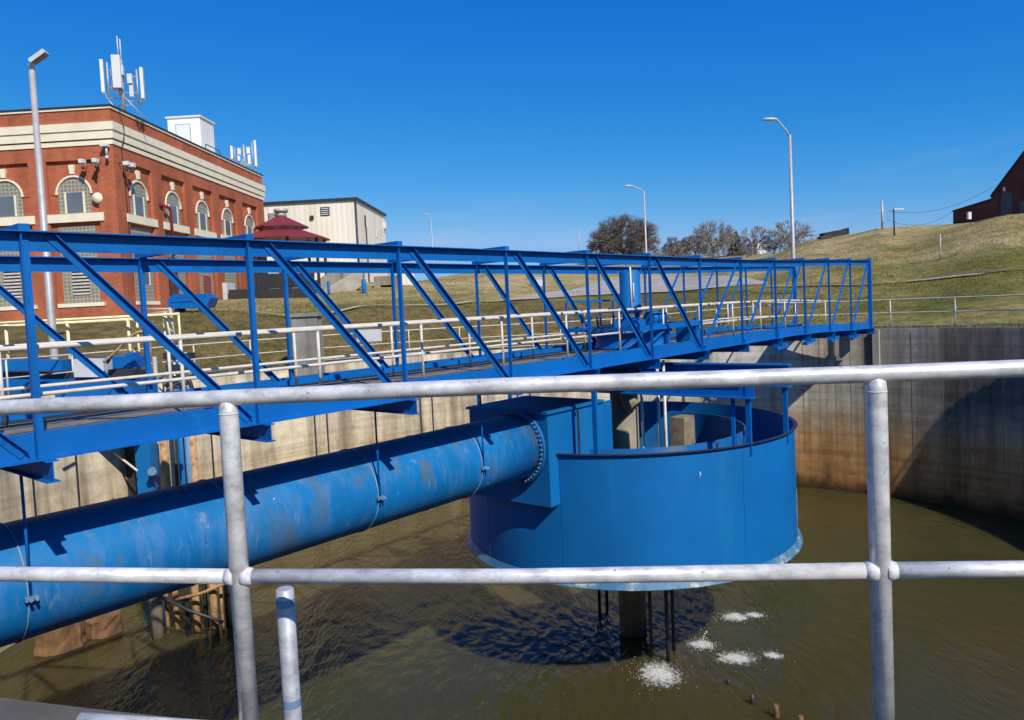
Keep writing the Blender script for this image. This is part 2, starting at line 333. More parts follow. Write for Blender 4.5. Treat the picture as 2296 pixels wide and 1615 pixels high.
# ------------------------------------------------------------------ ground, road, path, water
def turf(x,y):
    px=1147.5+1700*x/max(y,1.5);K=pl([(0,36),(500,36),(800,42),(1150,45),(1500,50),(1700,46),(2000,42),(2295,38)],px)
    n=.5+.5*math.sin(x*.31+math.sin(y*.23)*2)*math.cos(y*.19+x*.07)
    if y<K: 
        g=1-.82*smooth(1350,1950,px);return (.25*n,g,0)
    d=y-K
    if px<1450: return (smooth(1.5,9,d+3*n)*.95,0,0)
    r=.08+.92*smooth(3,15,d+9*n-4)
    return (r*smooth(0,2.5,d),.12,0)
def ground():
    rad=[TR+.46];
    while rad[-1]<62: rad.append(rad[-1]+(.3 if rad[-1]<34 else .6))
    while rad[-1]<1500: rad.append(rad[-1]*1.09)
    n=420;vs=[];cs=[];fs=[]
    for r in rad:
        for j in range(n):
            t=2*math.pi*j/n;x=TC.x+r*math.cos(t);y=TC.y+r*math.sin(t)
            vs.append((x,y,H(x,y)-.01));cs.append(turf(x,y))
    for i in range(len(rad)-1):
        for j in range(n):
            a=i*n+j;b=i*n+(j+1)%n;fs.append((a,a+n,b+n,b))
    me=bpy.data.meshes.new('ground');me.from_pydata(vs,[],fs);me.materials.append(M['grass'])
    ca=me.color_attributes.new('turf','FLOAT_COLOR','POINT')
    for i,c in enumerate(cs): ca.data[i].color=(*c,1)
    me.polygons.foreach_set('use_smooth',[True]*len(fs));me.update()
    o=bpy.data.objects.new('ground',me);col.objects.link(o);o['kind']='structure'
ground()
def drape(name,lower,upper,mat,k=6,seg=24,dz=.05):
    b=B();vs=[];n=0
    def lerp(P,t):
        q=t*(len(P)-1);i=min(int(q),len(P)-2);return P[i].lerp(P[i+1],q-i)
    for i in range(seg+1):
        a=lerp(lower,i/seg);c=lerp(upper,i/seg)
        for j in range(k+1):
            q=a.lerp(c,j/k);vs.append((q.x,q.y,H(q.x,q.y)+dz))
    fs=[(i*(k+1)+j,(i+1)*(k+1)+j,(i+1)*(k+1)+j+1,i*(k+1)+j+1) for i in range(seg) for j in range(k)]
    b.add(vs,fs,0,True);o=b.build(name,mat);o['kind']='structure';return o
drape('road',[on(1090,46),on(1300,50),on(1500,52),on(1720,49.5)],[on(1090,46.6),on(1290,56),on(1400,82),on(1500,84),on(1600,66),on(1720,51)] ,M['road'],10,40,.07)
def strip(name,P,w,mat,dz):
    lo=[];hi=[]
    for i,q in enumerate(P):
        t=(P[min(i+1,len(P)-1)]-P[max(i-1,0)]);t.z=0;t.normalize();nrm=V((-t.y,t.x,0));lo.append(q-nrm*w/2);hi.append(q+nrm*w/2)
    return drape(name,lo,hi,mat,2,170,dz)
strip('kerb',[on(440,36.2),on(640,38.6),on(823,42.4),on(1000,44),on(1090,45.6),on(1300,49.4),on(1500,51.3),on(1720,48.5)],.28,M['kerb'],.13)
strip('path',[on(1720,47.6),on(1900,43.6),on(2000,42.4),on(2150,40.6),on(2295,38.8),on(2500,36)],.36,M['trail'],.1)
strip('soil_edge',[on(1780,46.8),on(1900,44.3),on(2000,43.1),on(2150,41.3),on(2295,39.5),on(2500,36.7)],.55,M['dirt'],.06)
b=B();b.lathe((TC.x,TC.y,WL),[(0,0),(4,0),(8,0),(12,0),(TR+.15,0)],96);o=b.build('water',M['water']);o['kind']='structure'
# tank wall
def tankwall():
    n=240;b=B();vs=[]
    for i in range(n):
        t=2*math.pi*i/n;c,s=math.cos(t),math.sin(t);z=rimz(TC.x+c*TR,TC.y+s*TR)
        for r,h in ((TR,WL-1),(TR,-4),(TR,z-.02),(TR+.02,z),(TR+.45,z),(TR+.45,z-.8)): vs.append((TC.x+c*r,TC.y+s*r,h))
    fs=[];mi=[]
    for i in range(n):
        for j in range(5): fs.append((i*6+j,i*6+j+1,((i+1)%n)*6+j+1,((i+1)%n)*6+j));mi.append(1 if j>=3 else 0)
    b.add(vs,fs);b.m=mi
    b.sm=[j%5<2 for j in range(len(fs))]
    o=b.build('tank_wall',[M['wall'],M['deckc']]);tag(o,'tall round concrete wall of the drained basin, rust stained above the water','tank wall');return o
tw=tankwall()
def wallpt(x,r=TR):
    d=ray(x,744-.048*x);k=d.x/d.y;a=1+k*k;bb=-2*(k*TC.x+TC.y);c=TC.x**2+TC.y**2-r*r
    s=(-bb+math.sqrt(bb*bb-4*a*c))/(2*a);return V((k*s,s,0))
def wallstrip(name,x,w,proud,z0,z1,mat):
    q=wallpt(x,TR+.02);nrm=(V((TC.x,TC.y,0))-q).normalized();t=Z.cross(nrm)
    b=B();b.obox(q-t*w/2+Z*z0,t*w,nrm*(proud+.02),Z*(z1-z0));return b.build(name,mat,tw)
for x in (45,146,455,690,718,930,957,1150,1178): wallstrip('wall_joint',x,.07,.012,-4.6,-1.05,M['dark'])
for x in (1795,1832,1868,1902,1932,2040,2110,2180,2245): wallstrip('wall_joint',x,.025,.006,-5.5,-.4,M['column'])
wallstrip('pilaster',1962,.26,.1,-5.5,-.3,M['kerb'])
# walkway the photographer stands on
b=B();b.lathe((TC.x,TC.y,-.006),[(TR+.45,0),(TR+1.2,0),(TR+4.,-.01),(TR+4.05,-.6)],80,math.radians(200),math.radians(340));o=b.build('walkway',M['deckc']);o['kind']='structure'
# ------------------------------------------------------------------ foreground railing
def fgrail():
    P=[(-1500,955,1280,2.9),(-400,928,1284,2.5),(0,914.5,1287,2.36),(515,892,1292.5,2.265,537),(1147,865,1293,2.2),(1965,838.5,1279,2.09,1973),(2295,826,1276,2.05),(3000,800,1262,1.98)]
    R=.0243
    mid=[atY(515,892,2.265),atY(1965,838.5,2.09)]
    r=thing('guard_railing','pale metal pipe railing close in front of the camera','railing',(mid[0].x,mid[0].y,.0))
    b=B();b.tube([atY(q[0],q[1],q[3]) for q in P],R,20);b.build('top_rail',M['galv'],r)
    mids=[atY(q[4] if len(q)>4 else q[0],q[2],q[3]) for q in P]
    for seg in (mids[0:4],mids[3:6],mids[5:8]):
        b=B();b.tube(seg,R*.94,20);b.build('mid_rail',M['galv'],r)
    for top,md,zb in ((atY(515,892,2.265),mids[3],.02),(atY(1965,838.5,2.09),mids[5],.0),(atY(-1500,955,2.9),mids[0],0.)):
        b=B();b.tube([V((md.x,md.y,zb)),V((md.x,md.y,top.z-.045)),V((md.x,md.y,top.z-.02)),V((md.x,md.y,top.z))],[.0285,.0285,.026,.012],20);po=b.build('post',M['galv'],r)
        # weld collar under the top rail and at the mid-rail joint
        b=B();b.tube([V((md.x,md.y,top.z-.05)),V((md.x,md.y,top.z-.046))],[.0292,.0288],20);b.build('weld',M['weld'],po)
        ax=(mids[5]-mids[3]).normalized()
        for sg in (-1,1):
            c=V((md.x,md.y,md.z));b=B();b.tube([c+ax*sg*.012,c+ax*sg*.03,c+ax*sg*.043],[.031,.0275,.0232],16);b.build('weld',M['weld'],po)
        b=B();b.tube([V((md.x,md.y,zb)),V((md.x,md.y,zb+.012)),V((md.x,md.y,zb+.02))],[.041,.036,.029],14);b.build('base_weld',M['weld'],po)
    a=atY(180,1617,2.3);b=B();b.tube([a,atY(556,1642,2.262)],.026,18);b.build('toe_pipe',M['galv'],r)
fgrail()
r=thing('vent_pipe','short galvanised pipe stub with dark band, standing behind the front railing','pipe',(-.71,2.42,-1.2))
q=atY(638,1322,2.42)
b=B();b.tube([V((q.x,q.y,-1.2)),q,q+Z*.004],[.0285,.0285,.024],20);b.build('pipe',M['galv2'],r)
for dz in (.028,.36): b=B();b.tube([q-Z*(dz+.025),q-Z*(dz-.0)],[.0297,.0297],20,False);b.build('band',M['bluegrey'],r)
# ------------------------------------------------------------------ truss bridge
NA,NB=-4,12
def zb(n): return -.22*smooth(8.5,12.3,n)
def zt(n): return 2.28+.17*smooth(6.5,12.2,n)
def br(n,lat,z): q=N0+d1*BAY*n+d2*lat;return V((q.x,q.y,z))
tb=thing('truss_bridge','long blue steel truss footbridge crossing the basin','bridge',br(4,W/2,-.2))
def T_top(w=.1,h=.2,t=.014): return [(-w,0),(-w,-t),(-t/2,-t),(-t/2,-h),(t/2,-h),(t/2,-t),(w,-t),(w,0)][::-1]
def T_bot(w=.1,h=.27,t=.014): return [(-w,0),(w,0),(w,t),(t/2,t),(t/2,h),(-t/2,h),(-t/2,t),(-w,t)]
SEG=[NA,0,4,7,8.5,9.5,10.5,11.3,12.03]
for lat in (0,W):
    b=B()
    for a,c in zip(SEG,SEG[1:]): b.prof(T_top(),br(a,lat,zt(a)),br(c,lat,zt(c)))
    b.build('top_chord',M['blue'],tb)
    b=B()
    for a,c in zip(SEG,SEG[1:]): b.prof(T_bot(),br(a,lat,zb(a)),br(c,lat,zb(c)))
    b.build('bottom_chord',M['blue'],tb)
    L=[(-.022,-.055),(-.009,-.055),(-.009,.055),(-.022,.055),(-.022,-.043),(-.095,-.043),(-.095,-.055)]
    L=[(-.078,-.044),(-.009,-.044),(-.009,.044),(-.021,.044),(-.021,-.033),(-.078,-.033)]
    for n in range(NA,NB+1):
        b=B();b.prof(L,br(n,lat,zb(n)+.016),br(n,lat,zt(n)-.016),d1);b.build('post',M['blue'],tb)
    D=[(.008,-.044),(.02,-.044),(.02,.033),(.075,.033),(.075,.044),(.008,.044)]
    for n in range(NA,NB):
        if n<6: p0,p1=br(n+.09,lat,zt(n)-.03),br(n+.94,lat,zb(n+1)+.07)
        else: p0,p1=br(n+.06,lat,zb(n)+.07),br(n+.93,lat,zt(n+1)-.06)
        off=-d2*(.024 if n<6 else .03)
        b=B();b.prof(D,p0+off*0,p1+off*0);b.build('diagonal_brace',M['blue'],tb)
I=[(-.06,-.22),(.06,-.22),(.06,-.208),(.006,-.208),(.006,-.012),(.06,-.012),(.06,0),(-.06,0),(-.06,-.012),(-.006,-.012),(-.006,-.208),(-.06,-.208)]
for n in range(NA,NB+1):
    b=B();b.prof([(-.05,.003),(.05,.003),(.05,.068),(-.05,.068)],br(n,-.06,zt(n)),br(n,W+.06,zt(n)));b.build('cross_beam',M['blue'],tb)
    b=B();b.prof([(x,y-.003) for x,y in I],br(n+.02,-.18,zb(n)),br(n+.02,W+.12,zb(n)));b.build('floor_beam',M['blue'],tb)
b=B()
for a,c in zip(SEG,SEG[1:]): b.prof([(-W+.16,.10),(-.16,.10),(-.16,.135),(-W+.16,.135)],br(a,0,zb(a)),br(c,0,zb(c)))
b.build('deck',M['grate'],tb)
for l in (.3,W-.3):   # toe plates of the deck
    b=B()
    for a,c in zip(SEG,SEG[1:]): b.prof([(-l-.008,.136),(-l+.008,.136),(-l+.008,.25),(-l-.008,.25)],br(a,0,zb(a)),br(c,0,zb(c)))
    b.build('kick_plate',M['blue'],tb)
for l,zz in ((.55,.155),(W-.52,.155),(.7,.15)):
    b=B();b.tube([br(a,l+.04*math.sin(a*2.1+l*9),zb(a)+zz) for a in [NA+.5*i for i in range(33)]],.014,6);b.build('cable',M['hose'],tb)
for lat in (0,W):   # corner gussets of the far end frame, gussets over the posts
    for z,s in ((zt(12)-.2,-1),(zb(12)+.27,1)):
        q=br(12,lat,z);b=B();b.add([q-d1*.02-d2*.012,q-d1*.4-d2*.012,q-d1*.02+Z*s*.38-d2*.012,q-d1*.02+d2*.0-d2*.004,q-d1*.4-d2*.004,q-d1*.02+Z*s*.38-d2*.004],[(0,1,2),(5,4,3),(0,3,4,1),(1,4,5,2),(2,5,3,0)])
        b.build('gusset_plate',M['blue'],tb)
q=br(12.03,-.1,zb(12)+.3);
for lat in (0,W):
    b=B();b.prof([(-.07,-.05),(.07,-.05),(.07,.05),(-.07,.05)],br(12.08,lat,zb(12)),br(12.08,lat,zt(12)+.1),d1);b.build('end_post',M['blue'],tb)
for n in (8,9,10,11):
    b=B();b.bar(br(n-.1,-.08,zb(n)-.3),br(n+.25,-.08,zb(n)-.225),.14,.1);b.build('bracket',M['blue'],tb)
# walkway handrails on the bridge
def handrail(lat,label,t0):
    a=NA;r=thing('handrail',label,'handrail',br(4,lat,.14),'white handrails along the bridge deck')
    tops=[br(n*.5,lat,zb(n*.5)+1.11) for n in range(NA*2,24)]
    b=B();b.tube(tops,.030,10);b.build('top_rail',M['white_rail'],r)
    b=B();b.tube([q-Z*.52 for q in tops],.024,10);b.build('mid_rail',M['white_rail'],r)
    k=0
    while True:
        t=t0+2.07*k-8.28;k+=1
        if t>28.5: break
        n=t/BAY
        b=B();b.tube([br(n,lat,zb(n)+.136),br(n,lat,zb(n)+1.10)],.023,10);b.build('post',M['white_rail'],r)
q403=V((-4.2,9.6,0));t403=(q403-N0).dot(d1)
handrail(.87,'nearer white pipe handrail on the blue bridge deck',t403)
handrail(2.15,'farther white pipe handrail on the blue bridge deck',t403+.45)
# ------------------------------------------------------------------ big pipe, inlet box, drum
PR=.672;PZ=-1.56;TF=tc-DC.to_2d().length*.209-.22
ip=thing('influent_pipe','large weathered blue pipe slung beneath the bridge','pipe',cl(TF-6,0,PZ-PR))
b=B();b.tube([cl(TF-18+ i*(18-.12)/12,0,PZ) for i in range(13)],PR,64);b.build('pipe',M['pipe'],ip)
b=B();b.tube([cl(TF-.12,0,PZ),cl(TF-.03,0,PZ)],PR+.105,64);fl=b.build('flange',M['drum'],ip)
bp=None
for i in range(48):
    t=2*math.pi*i/48;q=cl(TF-.12,0,PZ)-d2*(PR+.055)*math.cos(t)+Z*(PR+.055)*math.sin(t)
    if bp is None:
        b=B();b.tube([q-d1*.035,q-d1*.0],.022,6);bp=b.build('bolt',M['bluegrey'],fl);bq=q
    else:
        c=bp.copy();col.objects.link(c);c.parent=fl;c.location=q-bq;ORG[c]=ORG[bp]
for n in (-1,0,1,2,3):
    t=n*BAY+.05
    l=-PR-.015
    b=B();b.tube([cl(t,l,-.21),cl(t,l,PZ-.02)],.016,8);hr=b.build('hanger_rod',M['blue'],ip)
    b=B();c=cl(t,l-.02,PZ-.04);b.box(c,(.13,.05,.05),(d1,d2,Z));b.tube([c-d1*.03,c-d1*.03-d2*.09],.017,8);b.tube([c+d1*.03,c+d1*.03-d2*.09],.017,8);b.build('clamp',M['bluegrey'],hr)
    b=B();R=PR+.006;pts=[cl(t-.02,-R*math.cos(a),PZ+R*math.sin(a)) for a in [math.radians(-185+5.8*i) for i in range(64)]]
    b.tube(pts,.009,6);b.build('strap',M['strap'],ip)
for n in (.6,2.35,4): # weld seams round the pipe
    b=B();R=PR+.002;pts=[cl(n*BAY+.6,-R*math.cos(2*math.pi*i/64),PZ+R*math.sin(2*math.pi*i/64)) for i in range(65)];b.tube(pts,.006,5);b.build('weld_seam',M['pipe'],ip)
RD=DC.to_2d().length*.209;ZT=-1.695;ZB=-4.32
dr=thing('feedwell_drum','wide open-topped blue steel drum hanging over the water','drum',(DC.x,DC.y,ZB-.1))
b=B();b.lathe((DC.x,DC.y,0),[(RD,ZB),(RD,ZT-.013)],160);b.lathe((DC.x,DC.y,0),[(RD-.02,ZT),(RD-.02,ZB)],160);b.build('shell',M['drum'],dr)
b=B();b.lathe((DC.x,DC.y,0),[(RD+.004,ZT-.012),(RD+.07,ZT-.012),(RD+.07,ZT),(RD-.02,ZT+.002)],160,smooth=False);b.build('rim',M['rimdark'],dr)
b=B();b.lathe((DC.x,DC.y,0),[(RD+.003,ZB+.08),(RD+.055,ZB-.0),(RD+.10,ZB-.055),(RD+.11,ZB-.07),(RD+.07,ZB-.09),(RD-.03,ZB-.02)],160);b.build('skirt_lip',M['lip'],dr)
b=B();b.lathe((DC.x,DC.y,0),[(2.86,-3.4),(2.86,-1.80)],120);b.lathe((DC.x,DC.y,0),[(2.86,-1.80),(2.83,-1.80)],120,smooth=False);b.lathe((DC.x,DC.y,0),[(2.83,-1.80),(2.83,-3.4)],120);b.build('inner_ring',M['inner'],dr)
for a in (-55,-20,205): # joint plates of the inner ring
    t=math.radians(a);e=V((math.cos(t),math.sin(t),0));b=B();b.box(DC+e*2.868+Z*-2.5,(.01,.06,1.3),(e,Z.cross(e),Z));b.build('joint_plate',M['dark'],dr)
for ang in (-62,-118,-28,-150):
    t=math.radians(ang);e=V((math.cos(t),math.sin(t),0));b=B();b.box(DC+e*(RD+.001)+Z*((ZB+ZT)/2),(.008,.018,ZT-ZB-.16),(e,Z.cross(e),Z));b.build('seam',M['drum'],dr)
# splatter on the right of the drum
b=B()
for i in range(90):
    a=math.radians(-18+random.gauss(0,2.3));z=-3.25-abs(random.gauss(0,.55));s=random.uniform(.008,.026)
    e=V((math.cos(a),math.sin(a),0));b.box(DC+e*(RD+.002)+Z*z,(.004,s,s*random.uniform(1.2,4)),(e,Z.cross(e),Z))
b.build('bird_dropping',M['dropmat'],dr)
# inlet box : corner facing the pipe
BW=.80;BF=1.32;BT=-.86;BB=-2.74;t0=TF;t1=TF+2.35;bx=thing('inlet_box','square blue steel inlet box joining the big pipe to the drum','box',cl(t0+1,0,BB))
b=B();b.obox(cl(t0,-BW,BB),d1*(t1-t0),d2*(BW+BF),Z*.02);b.obox(cl(t0,-BW,BB+.02),d1*.02,d2*(BW+BF),Z*(BT-BB-.02))
b.obox(cl(t0+.02,-BW,BB+.02),d1*(t1-t0-.02),d2*.02,Z*(BT-BB-.02));b.obox(cl(t0+.02,BF-.02,BB+.02),d1*(t1-t0-.02),d2*.02,Z*(BT-BB-.02));b.build('box_wall',M['drum'],bx)
b=B();b.obox(cl(t0-.05,-BW-.05,BT),d1*(t1-t0-.3),d2*(BW+BF+.1),Z*.05);b.build('lid',M['drum'],bx)
b=B();b.box(cl(t0+1.05,-BW-.008,(BT+BB)/2+.45),(.07,.012,1.1),(d1,d2,Z));b.build('joint_plate',M['dark'],bx)
# support beams reaching out from the bridge and their hanger rods
C_=[(-.13,-.5),(.13,-.5),(.13,-.47),(.015,-.47),(.015,-.03),(.13,-.03),(.13,0),(-.13,0),(-.13,-.03),(-.015,-.03),(-.015,-.47),(-.13,-.47)]
for t,zz,lab in ((tc-1.25,-.05,'blue I-beam with shaded face under the bridge, nearer of two above the drum'),(tc+.25,0.02,'blue I-beam with lit face under the bridge, farther of two above the drum')):
    l=-math.sqrt(RD**2-(t-tc)**2)+.02
    sb=thing('support_beam',lab,'beam',cl(t,l,zz-.5),'drum support beams under the bridge')
    b=B();b.prof([(x,y+zz-.23) for x,y in C_],cl(t,l-.12,0),cl(t,-l+.12,0));b.build('beam',M['blue'],sb)
    for ll in (l,-l,):
        b=B();b.bar(cl(t,ll,ZT-.25),cl(t,ll,zz-.23),.1,.06,d1);b.build('hanger',M['blue'],sb)
    if t<tc:
        b=B();b.bar(cl(t+.05,l+.35,ZT-.4),cl(t+.05,l+.35,zz-.5),.07,.07,d1);b.build('hanger',M['blue'],sb)
q=atY(1337,1010,DC.y-RD*.93);hg=B();hg.bar(V((q.x,q.y,ZT-.3)),V((q.x,q.y,-.2)),.1,.07,d1);tag(hg.build('hanger_bar',M['blue']),'blue flat bar hanging from the bridge beside the inlet box','hanger')
# centre column
cc=thing('centre_column','stained concrete column standing in the middle of the drum and water','column',(DC.x,DC.y,WL-.5))
b=B();b.tube([DC+Z*(WL-.5),DC+Z*-.35],.34,28);b.build('shaft',M['column'],cc)
def pxc(x,y,Y): return atY(x,y,Y)
q=pxc(1392,965,DC.y-.55);b=B();b.tube([q-Z*2.2,q-Z*.1,q+V((.02,0,.0))],[.2,.2,.16],18);b.build('stub_pipe',M['column'],cc)
q=pxc(1408,905,DC.y-.5);b=B();b.tube([q+V((-.15,.1,.35)),q+V((.0,0,.05)),q+V((.13,-.08,-.1))],[.1,.17,.2],16);b.build('elbow',M['column'],cc)
q=pxc(1530,965,DC.y+1.2);b=B();b.box(q,(.6,.4,.75),(d1,d2,Z));b.build('weir_box',M['weir'],cc)
# rods from the bridge into the water
for i,(x,y) in enumerate([(1461,1472),(1498,1482),(1511,1458),(1345,1385),(1361,1370)]):
    q=atz(x,y,WL);b=B()
    r=thing('sample_pipe',['thin pipe dipping in the water beside the foam, leftmost of three','thin pipe dipping in the water, middle of three right of the column','thin pipe dipping in the water, rightmost of three right of the column','thin dark pipe under the drum, farthest left of the column','thin dark pipe under the drum, just left of the column'][i],'pipe',(q.x,q.y,WL-.4),'thin pipes hanging in the drum')
    b.tube([V((q.x,q.y,WL-.4)),V((q.x,q.y,-4.2))],.042,10);b.build('lower_pipe',M['dark'],r)
    if i<3: b=B();b.tube([V((q.x,q.y,-4.2)),V((q.x,q.y,-.1))],.034,10);b.build('upper_pipe',M['white_rail'],r)
# rake pickets breaking the surface
for i,(x,y,h,w) in enumerate([(1585,1497,.04,.035),(1633,1533,.09,.045),(1687,1578,.2,.05),(1741,1608,.25,.055),(1797,1640,.3,.055)]):
    q=atz(x,y,WL);b=B();b.tube([q-Z*.5,q+Z*h*.4,q+Z*h+V((-.01,.01,0))],[w,w,w*.8],8)
    tag(b.build('picket',M['dark'] if i<3 else M['rustconc']),['barely visible dark stub in the water, farthest of a row','small dark stub in the water, second of a row','dark tilted stub just above the water, third of a row','rusty orange stub in the water, second nearest of a row','rusty orange stub cut by the frame edge, nearest of a row'][i],'picket','rake pickets in the water')
# foam splashes
m,nt,bs=newmat('foam_film');t=nt.nodes.new('ShaderNodeTexCoord');mp=nt.nodes.new('ShaderNodeMapping');mp.inputs['Location'].default_value=(-.5,-.5,0);nt.links.new(t.outputs['Generated'],mp.inputs[0])
sx=nt.nodes.new('ShaderNodeSeparateXYZ');nt.links.new(mp.outputs[0],sx.inputs[0]);cbx=nt.nodes.new('ShaderNodeCombineXYZ');nt.links.new(sx.outputs[0],cbx.inputs[0]);nt.links.new(sx.outputs[1],cbx.inputs[1])
ln=nt.nodes.new('ShaderNodeVectorMath');ln.operation='LENGTH';nt.links.new(cbx.outputs[0],ln.inputs[0])
nz=noise(nt,7,7,.75);sb=nt.nodes.new('ShaderNodeMath');sb.operation='MULTIPLY_ADD';sb.inputs[1].default_value=-1.25;nt.links.new(ln.outputs['Value'],sb.inputs[0]);nt.links.new(nz,sb.inputs[2])
al=ramp(nt,sb.outputs[0],[(.14,(0,0,0)),(.40,(.9,.9,.9))]);nt.links.new(al,bs.inputs['Alpha']);bs.inputs['Base Color'].default_value=(.6,.6,.55,1);bs.inputs['Roughness'].default_value=.7;M['film']=m
def splash(x,y,wx,wy,n,lab,drop=0,film=True):
    q=atz(x,y,WL);b=B()
    k=40;R_=3.2
    if film:
        rr=[0,.5,1];vs=[q+Z*.012]+[q+V((wx*R_*f*math.cos(2*math.pi*j/k),wy*R_*f*math.sin(2*math.pi*j/k),.012)) for f in rr[1:] for j in range(k)]
        b.add(vs,[(0,1+j,1+(j+1)%k) for j in range(k)]+[(1+j,1+k+j,1+k+(j+1)%k,1+(j+1)%k) for j in range(k)],1,True)
    for i in range(int(n*2.4)):
        s=random.uniform(.003,.0075)*(2. if random.random()<.05 else 1);p=q+V((random.gauss(0,wx*.85),random.gauss(0,wy*.85),0))
        p.z=WL+abs(random.gauss(0,.04))*math.exp(-((p-q).x/wx)**2*.4);b.ball(p,s,4,sz=.6)
    for i in range(int(n*.5)):
        p=q+V((random.gauss(0,wx*1.5),random.gauss(0,wy*1.5),random.uniform(0,.03)));b.ball(p,random.uniform(.004,.011),4,sz=.6)
    for i in range(drop): b.ball(q+V((random.gauss(.05,.05),random.gauss(0,.05),random.uniform(.1,1.1))),random.uniform(.008,.02),4)
    tag(b.build('splash',[M['foam'],M['film']]),lab,'splash','white splashes on the water')
splash(1475,1512,.22,.26,420,'white foamy splash nearest the thin pipes in the water')
splash(1577,1447,.13,.13,330,'compact white splash with falling drops in the middle',26)
splash(1645,1385,.15,.12,330,'white splash under the right half of the drum, farthest of the large ones')
splash(1690,1380,.12,.1,60,'thin scatter of foam right of the farthest large splash')
splash(1655,1472,.22,.16,90,'faint broken foam right of the compact middle splash')
splash(1730,1470,.12,.1,40,'faintest foam flecks farthest to the right on the water')
tv=tc+.5
# drive unit on the bridge
du=thing('drive_unit','blue clarifier drive with upright cylinder on the bridge deck','drive unit',cl(tv,0,.14))
D0=cl(tv,0,0)
b=B();b.lathe((D0.x,D0.y,0),[(0,.137),(.95,.137),(.95,.2),(.9,.22),(.9,.5),(1.0,.52),(1.0,.6),(.3,.64),(0,.64)],48);b.build('gear_base',M['blue'],du)
b=B();b.lathe((D0.x,D0.y,0),[(0,1.0),(.28,1.0),(.28,1.05),(.26,1.06),(.26,2.02),(.2,2.08),(0,2.1)],28);cy=b.build('cylinder',M['drum'],du)
b=B();b.tube([D0+V((-.02,-.265,1.0)),D0+V((-.02,-.265,2.15))],.02,8);b.tube([D0+V((.04,-.27,1.3)),D0+V((.04,-.27,1.75))],.014,8);b.build('gauge',M['white'],cy)
for a in (45,135,225,315): t=math.radians(a);e=V((math.cos(t),math.sin(t),0))*.22;b=B();b.bar(D0+e+Z*.63,D0+e+Z*1.0,.06,.06,d1);b.build('leg',M['blue'],du)
b=B();b.tube([cl(tv+.35,-.3,.85),cl(tv+.95,-.3,.85)],.17,18);b.tube([cl(tv+.95,-.3,.85),cl(tv+1.0,-.3,.85)],[.19,.19],18);b.box(cl(tv+.65,-.3,.67),(.5,.25,.12),(d1,d2,Z));b.build('motor',M['drum'],du)
b=B();b.tube([cl(tv-.3,-.25,.8),cl(tv-.95,-.4,.8)],.12,14);b.box(cl(tv-.4,-.3,.74),(.5,.4,.2),(d1,d2,Z));b.build('gearbox',M['blue'],du)
b=B()
for s in (-1,1): b.bar(cl(tv-1.5,s*1.02,.66),cl(tv+1.75,s*1.02,.66),.12,.12)
b.bar(cl(tv-1.5,-1.02,.66),cl(tv-1.5,1.02,.66),.1,.1);b.bar(cl(tv+1.75,-1.02,.66),cl(tv+1.75,1.02,.66),.1,.1);b.build('frame',M['blue'],du)
for t in (-1.3,0,1.5):
    for s in (-1,1): b=B();b.bar(cl(tv+t,s*1.0,.14),cl(tv+t,s*1.0,.6),.08,.08,d1);b.build('frame_leg',M['blue'],du)
b=B();b.bar(cl(tv-1.2,-1.0,.15),cl(tv-.1,-1.0,.6),.05,.05);b.build('brace',M['blue'],du)
b=B();b.box(cl(tv+1.55,-.75,.45),(.55,.4,.55),(d1,d2,Z));b.build('control_box',M['drum'],du)
b=B();b.tube([cl(tv-1.6,-.5,.75),cl(tv-2.6,-.6,.75),cl(tv-2.9,-.6,.6)],.03,8);b.tube([cl(tv-2.4,-.6,.75),cl(tv-2.45,-.6,1.05),cl(tv-2.25,-.6,1.1)],.025,8);b.build('conduit',M['hose'],du)
b=B()
for t in (-1.5,-.5,.6,1.75): b.bar(cl(tv+t,.9,.7),cl(tv+t,.9,1.35),.045,.045,d1)
b.bar(cl(tv-1.5,.9,1.35),cl(tv+1.75,.9,1.35),.05,.05);b.bar(cl(tv-1.5,.9,1.05),cl(tv+1.75,.9,1.05),.04,.04);b.build('guard_rail',M['drum'],du)
# ------------------------------------------------------------------ far rim railing
def rimrail():
    r=thing('rim_railing','thin pale two-bar railing along the far rim of the basin','railing',tuple(wallpt(1400)[:2])+(-.5,))
    def P(t,h):
        x,y=TC.x+(TR+.2)*math.cos(t),TC.y+(TR+.2)*math.sin(t);return V((x,y,rimz(x,y)+h))
    lo,hi=math.radians(-2),math.radians(176);n=90
    for nm,h,R in (('top_rail',1.12,.024),('mid_rail',.6,.02),('low_rail',.1,.02)):
        b=B();b.tube([P(lo+(hi-lo)*i/n,h) for i in range(n+1)],R,8);b.build(nm,M['white_rail'] if nm!='low_rail' else M['galv2'],r)
    k=22
    for i in range(k):
        t=lo+(hi-lo)*(i+.63)/k;b=B();b.tube([P(t,-.0),P(t,1.12)],.026,8);b.build('post',M['white_rail'],r)
rimrail()
# ------------------------------------------------------------------ brick building
CB=atY(277,700,40);CB.z=0
_a=math.radians(2.5);e2=V((math.sin(_a),math.cos(_a),0));e1=V((-math.cos(_a),math.sin(_a),0))
bb=thing('brick_building','red brick building with arched glass-block windows and cream cornice','building',(CB.x,CB.y,1.))
def L(u,v,z): q=CB+e1*u+e2*v;return V((q.x,q.y,z))
def lbox(b,u0,u1,v0,v1,z0,z1,mi=0): return b.obox(L(u0,v0,z0),e1*(u1-u0),e2*(v1-v0),Z*(z1-z0),mi)
L1,L2=15.,20.9;PT=12.55
b=B();lbox(b,0,L1,0,L2,-.5,PT);b.build('wall',M['brick'],bb)
def both(b,p0,p1,z0,z1): # ring from proud p0 to p1 around the two visible faces
    lbox(b,-p1,L1,-p1,-p0,z0,z1);lbox(b,-p1,-p0,-p0,L2+p1,z0,z1)
PP=.16
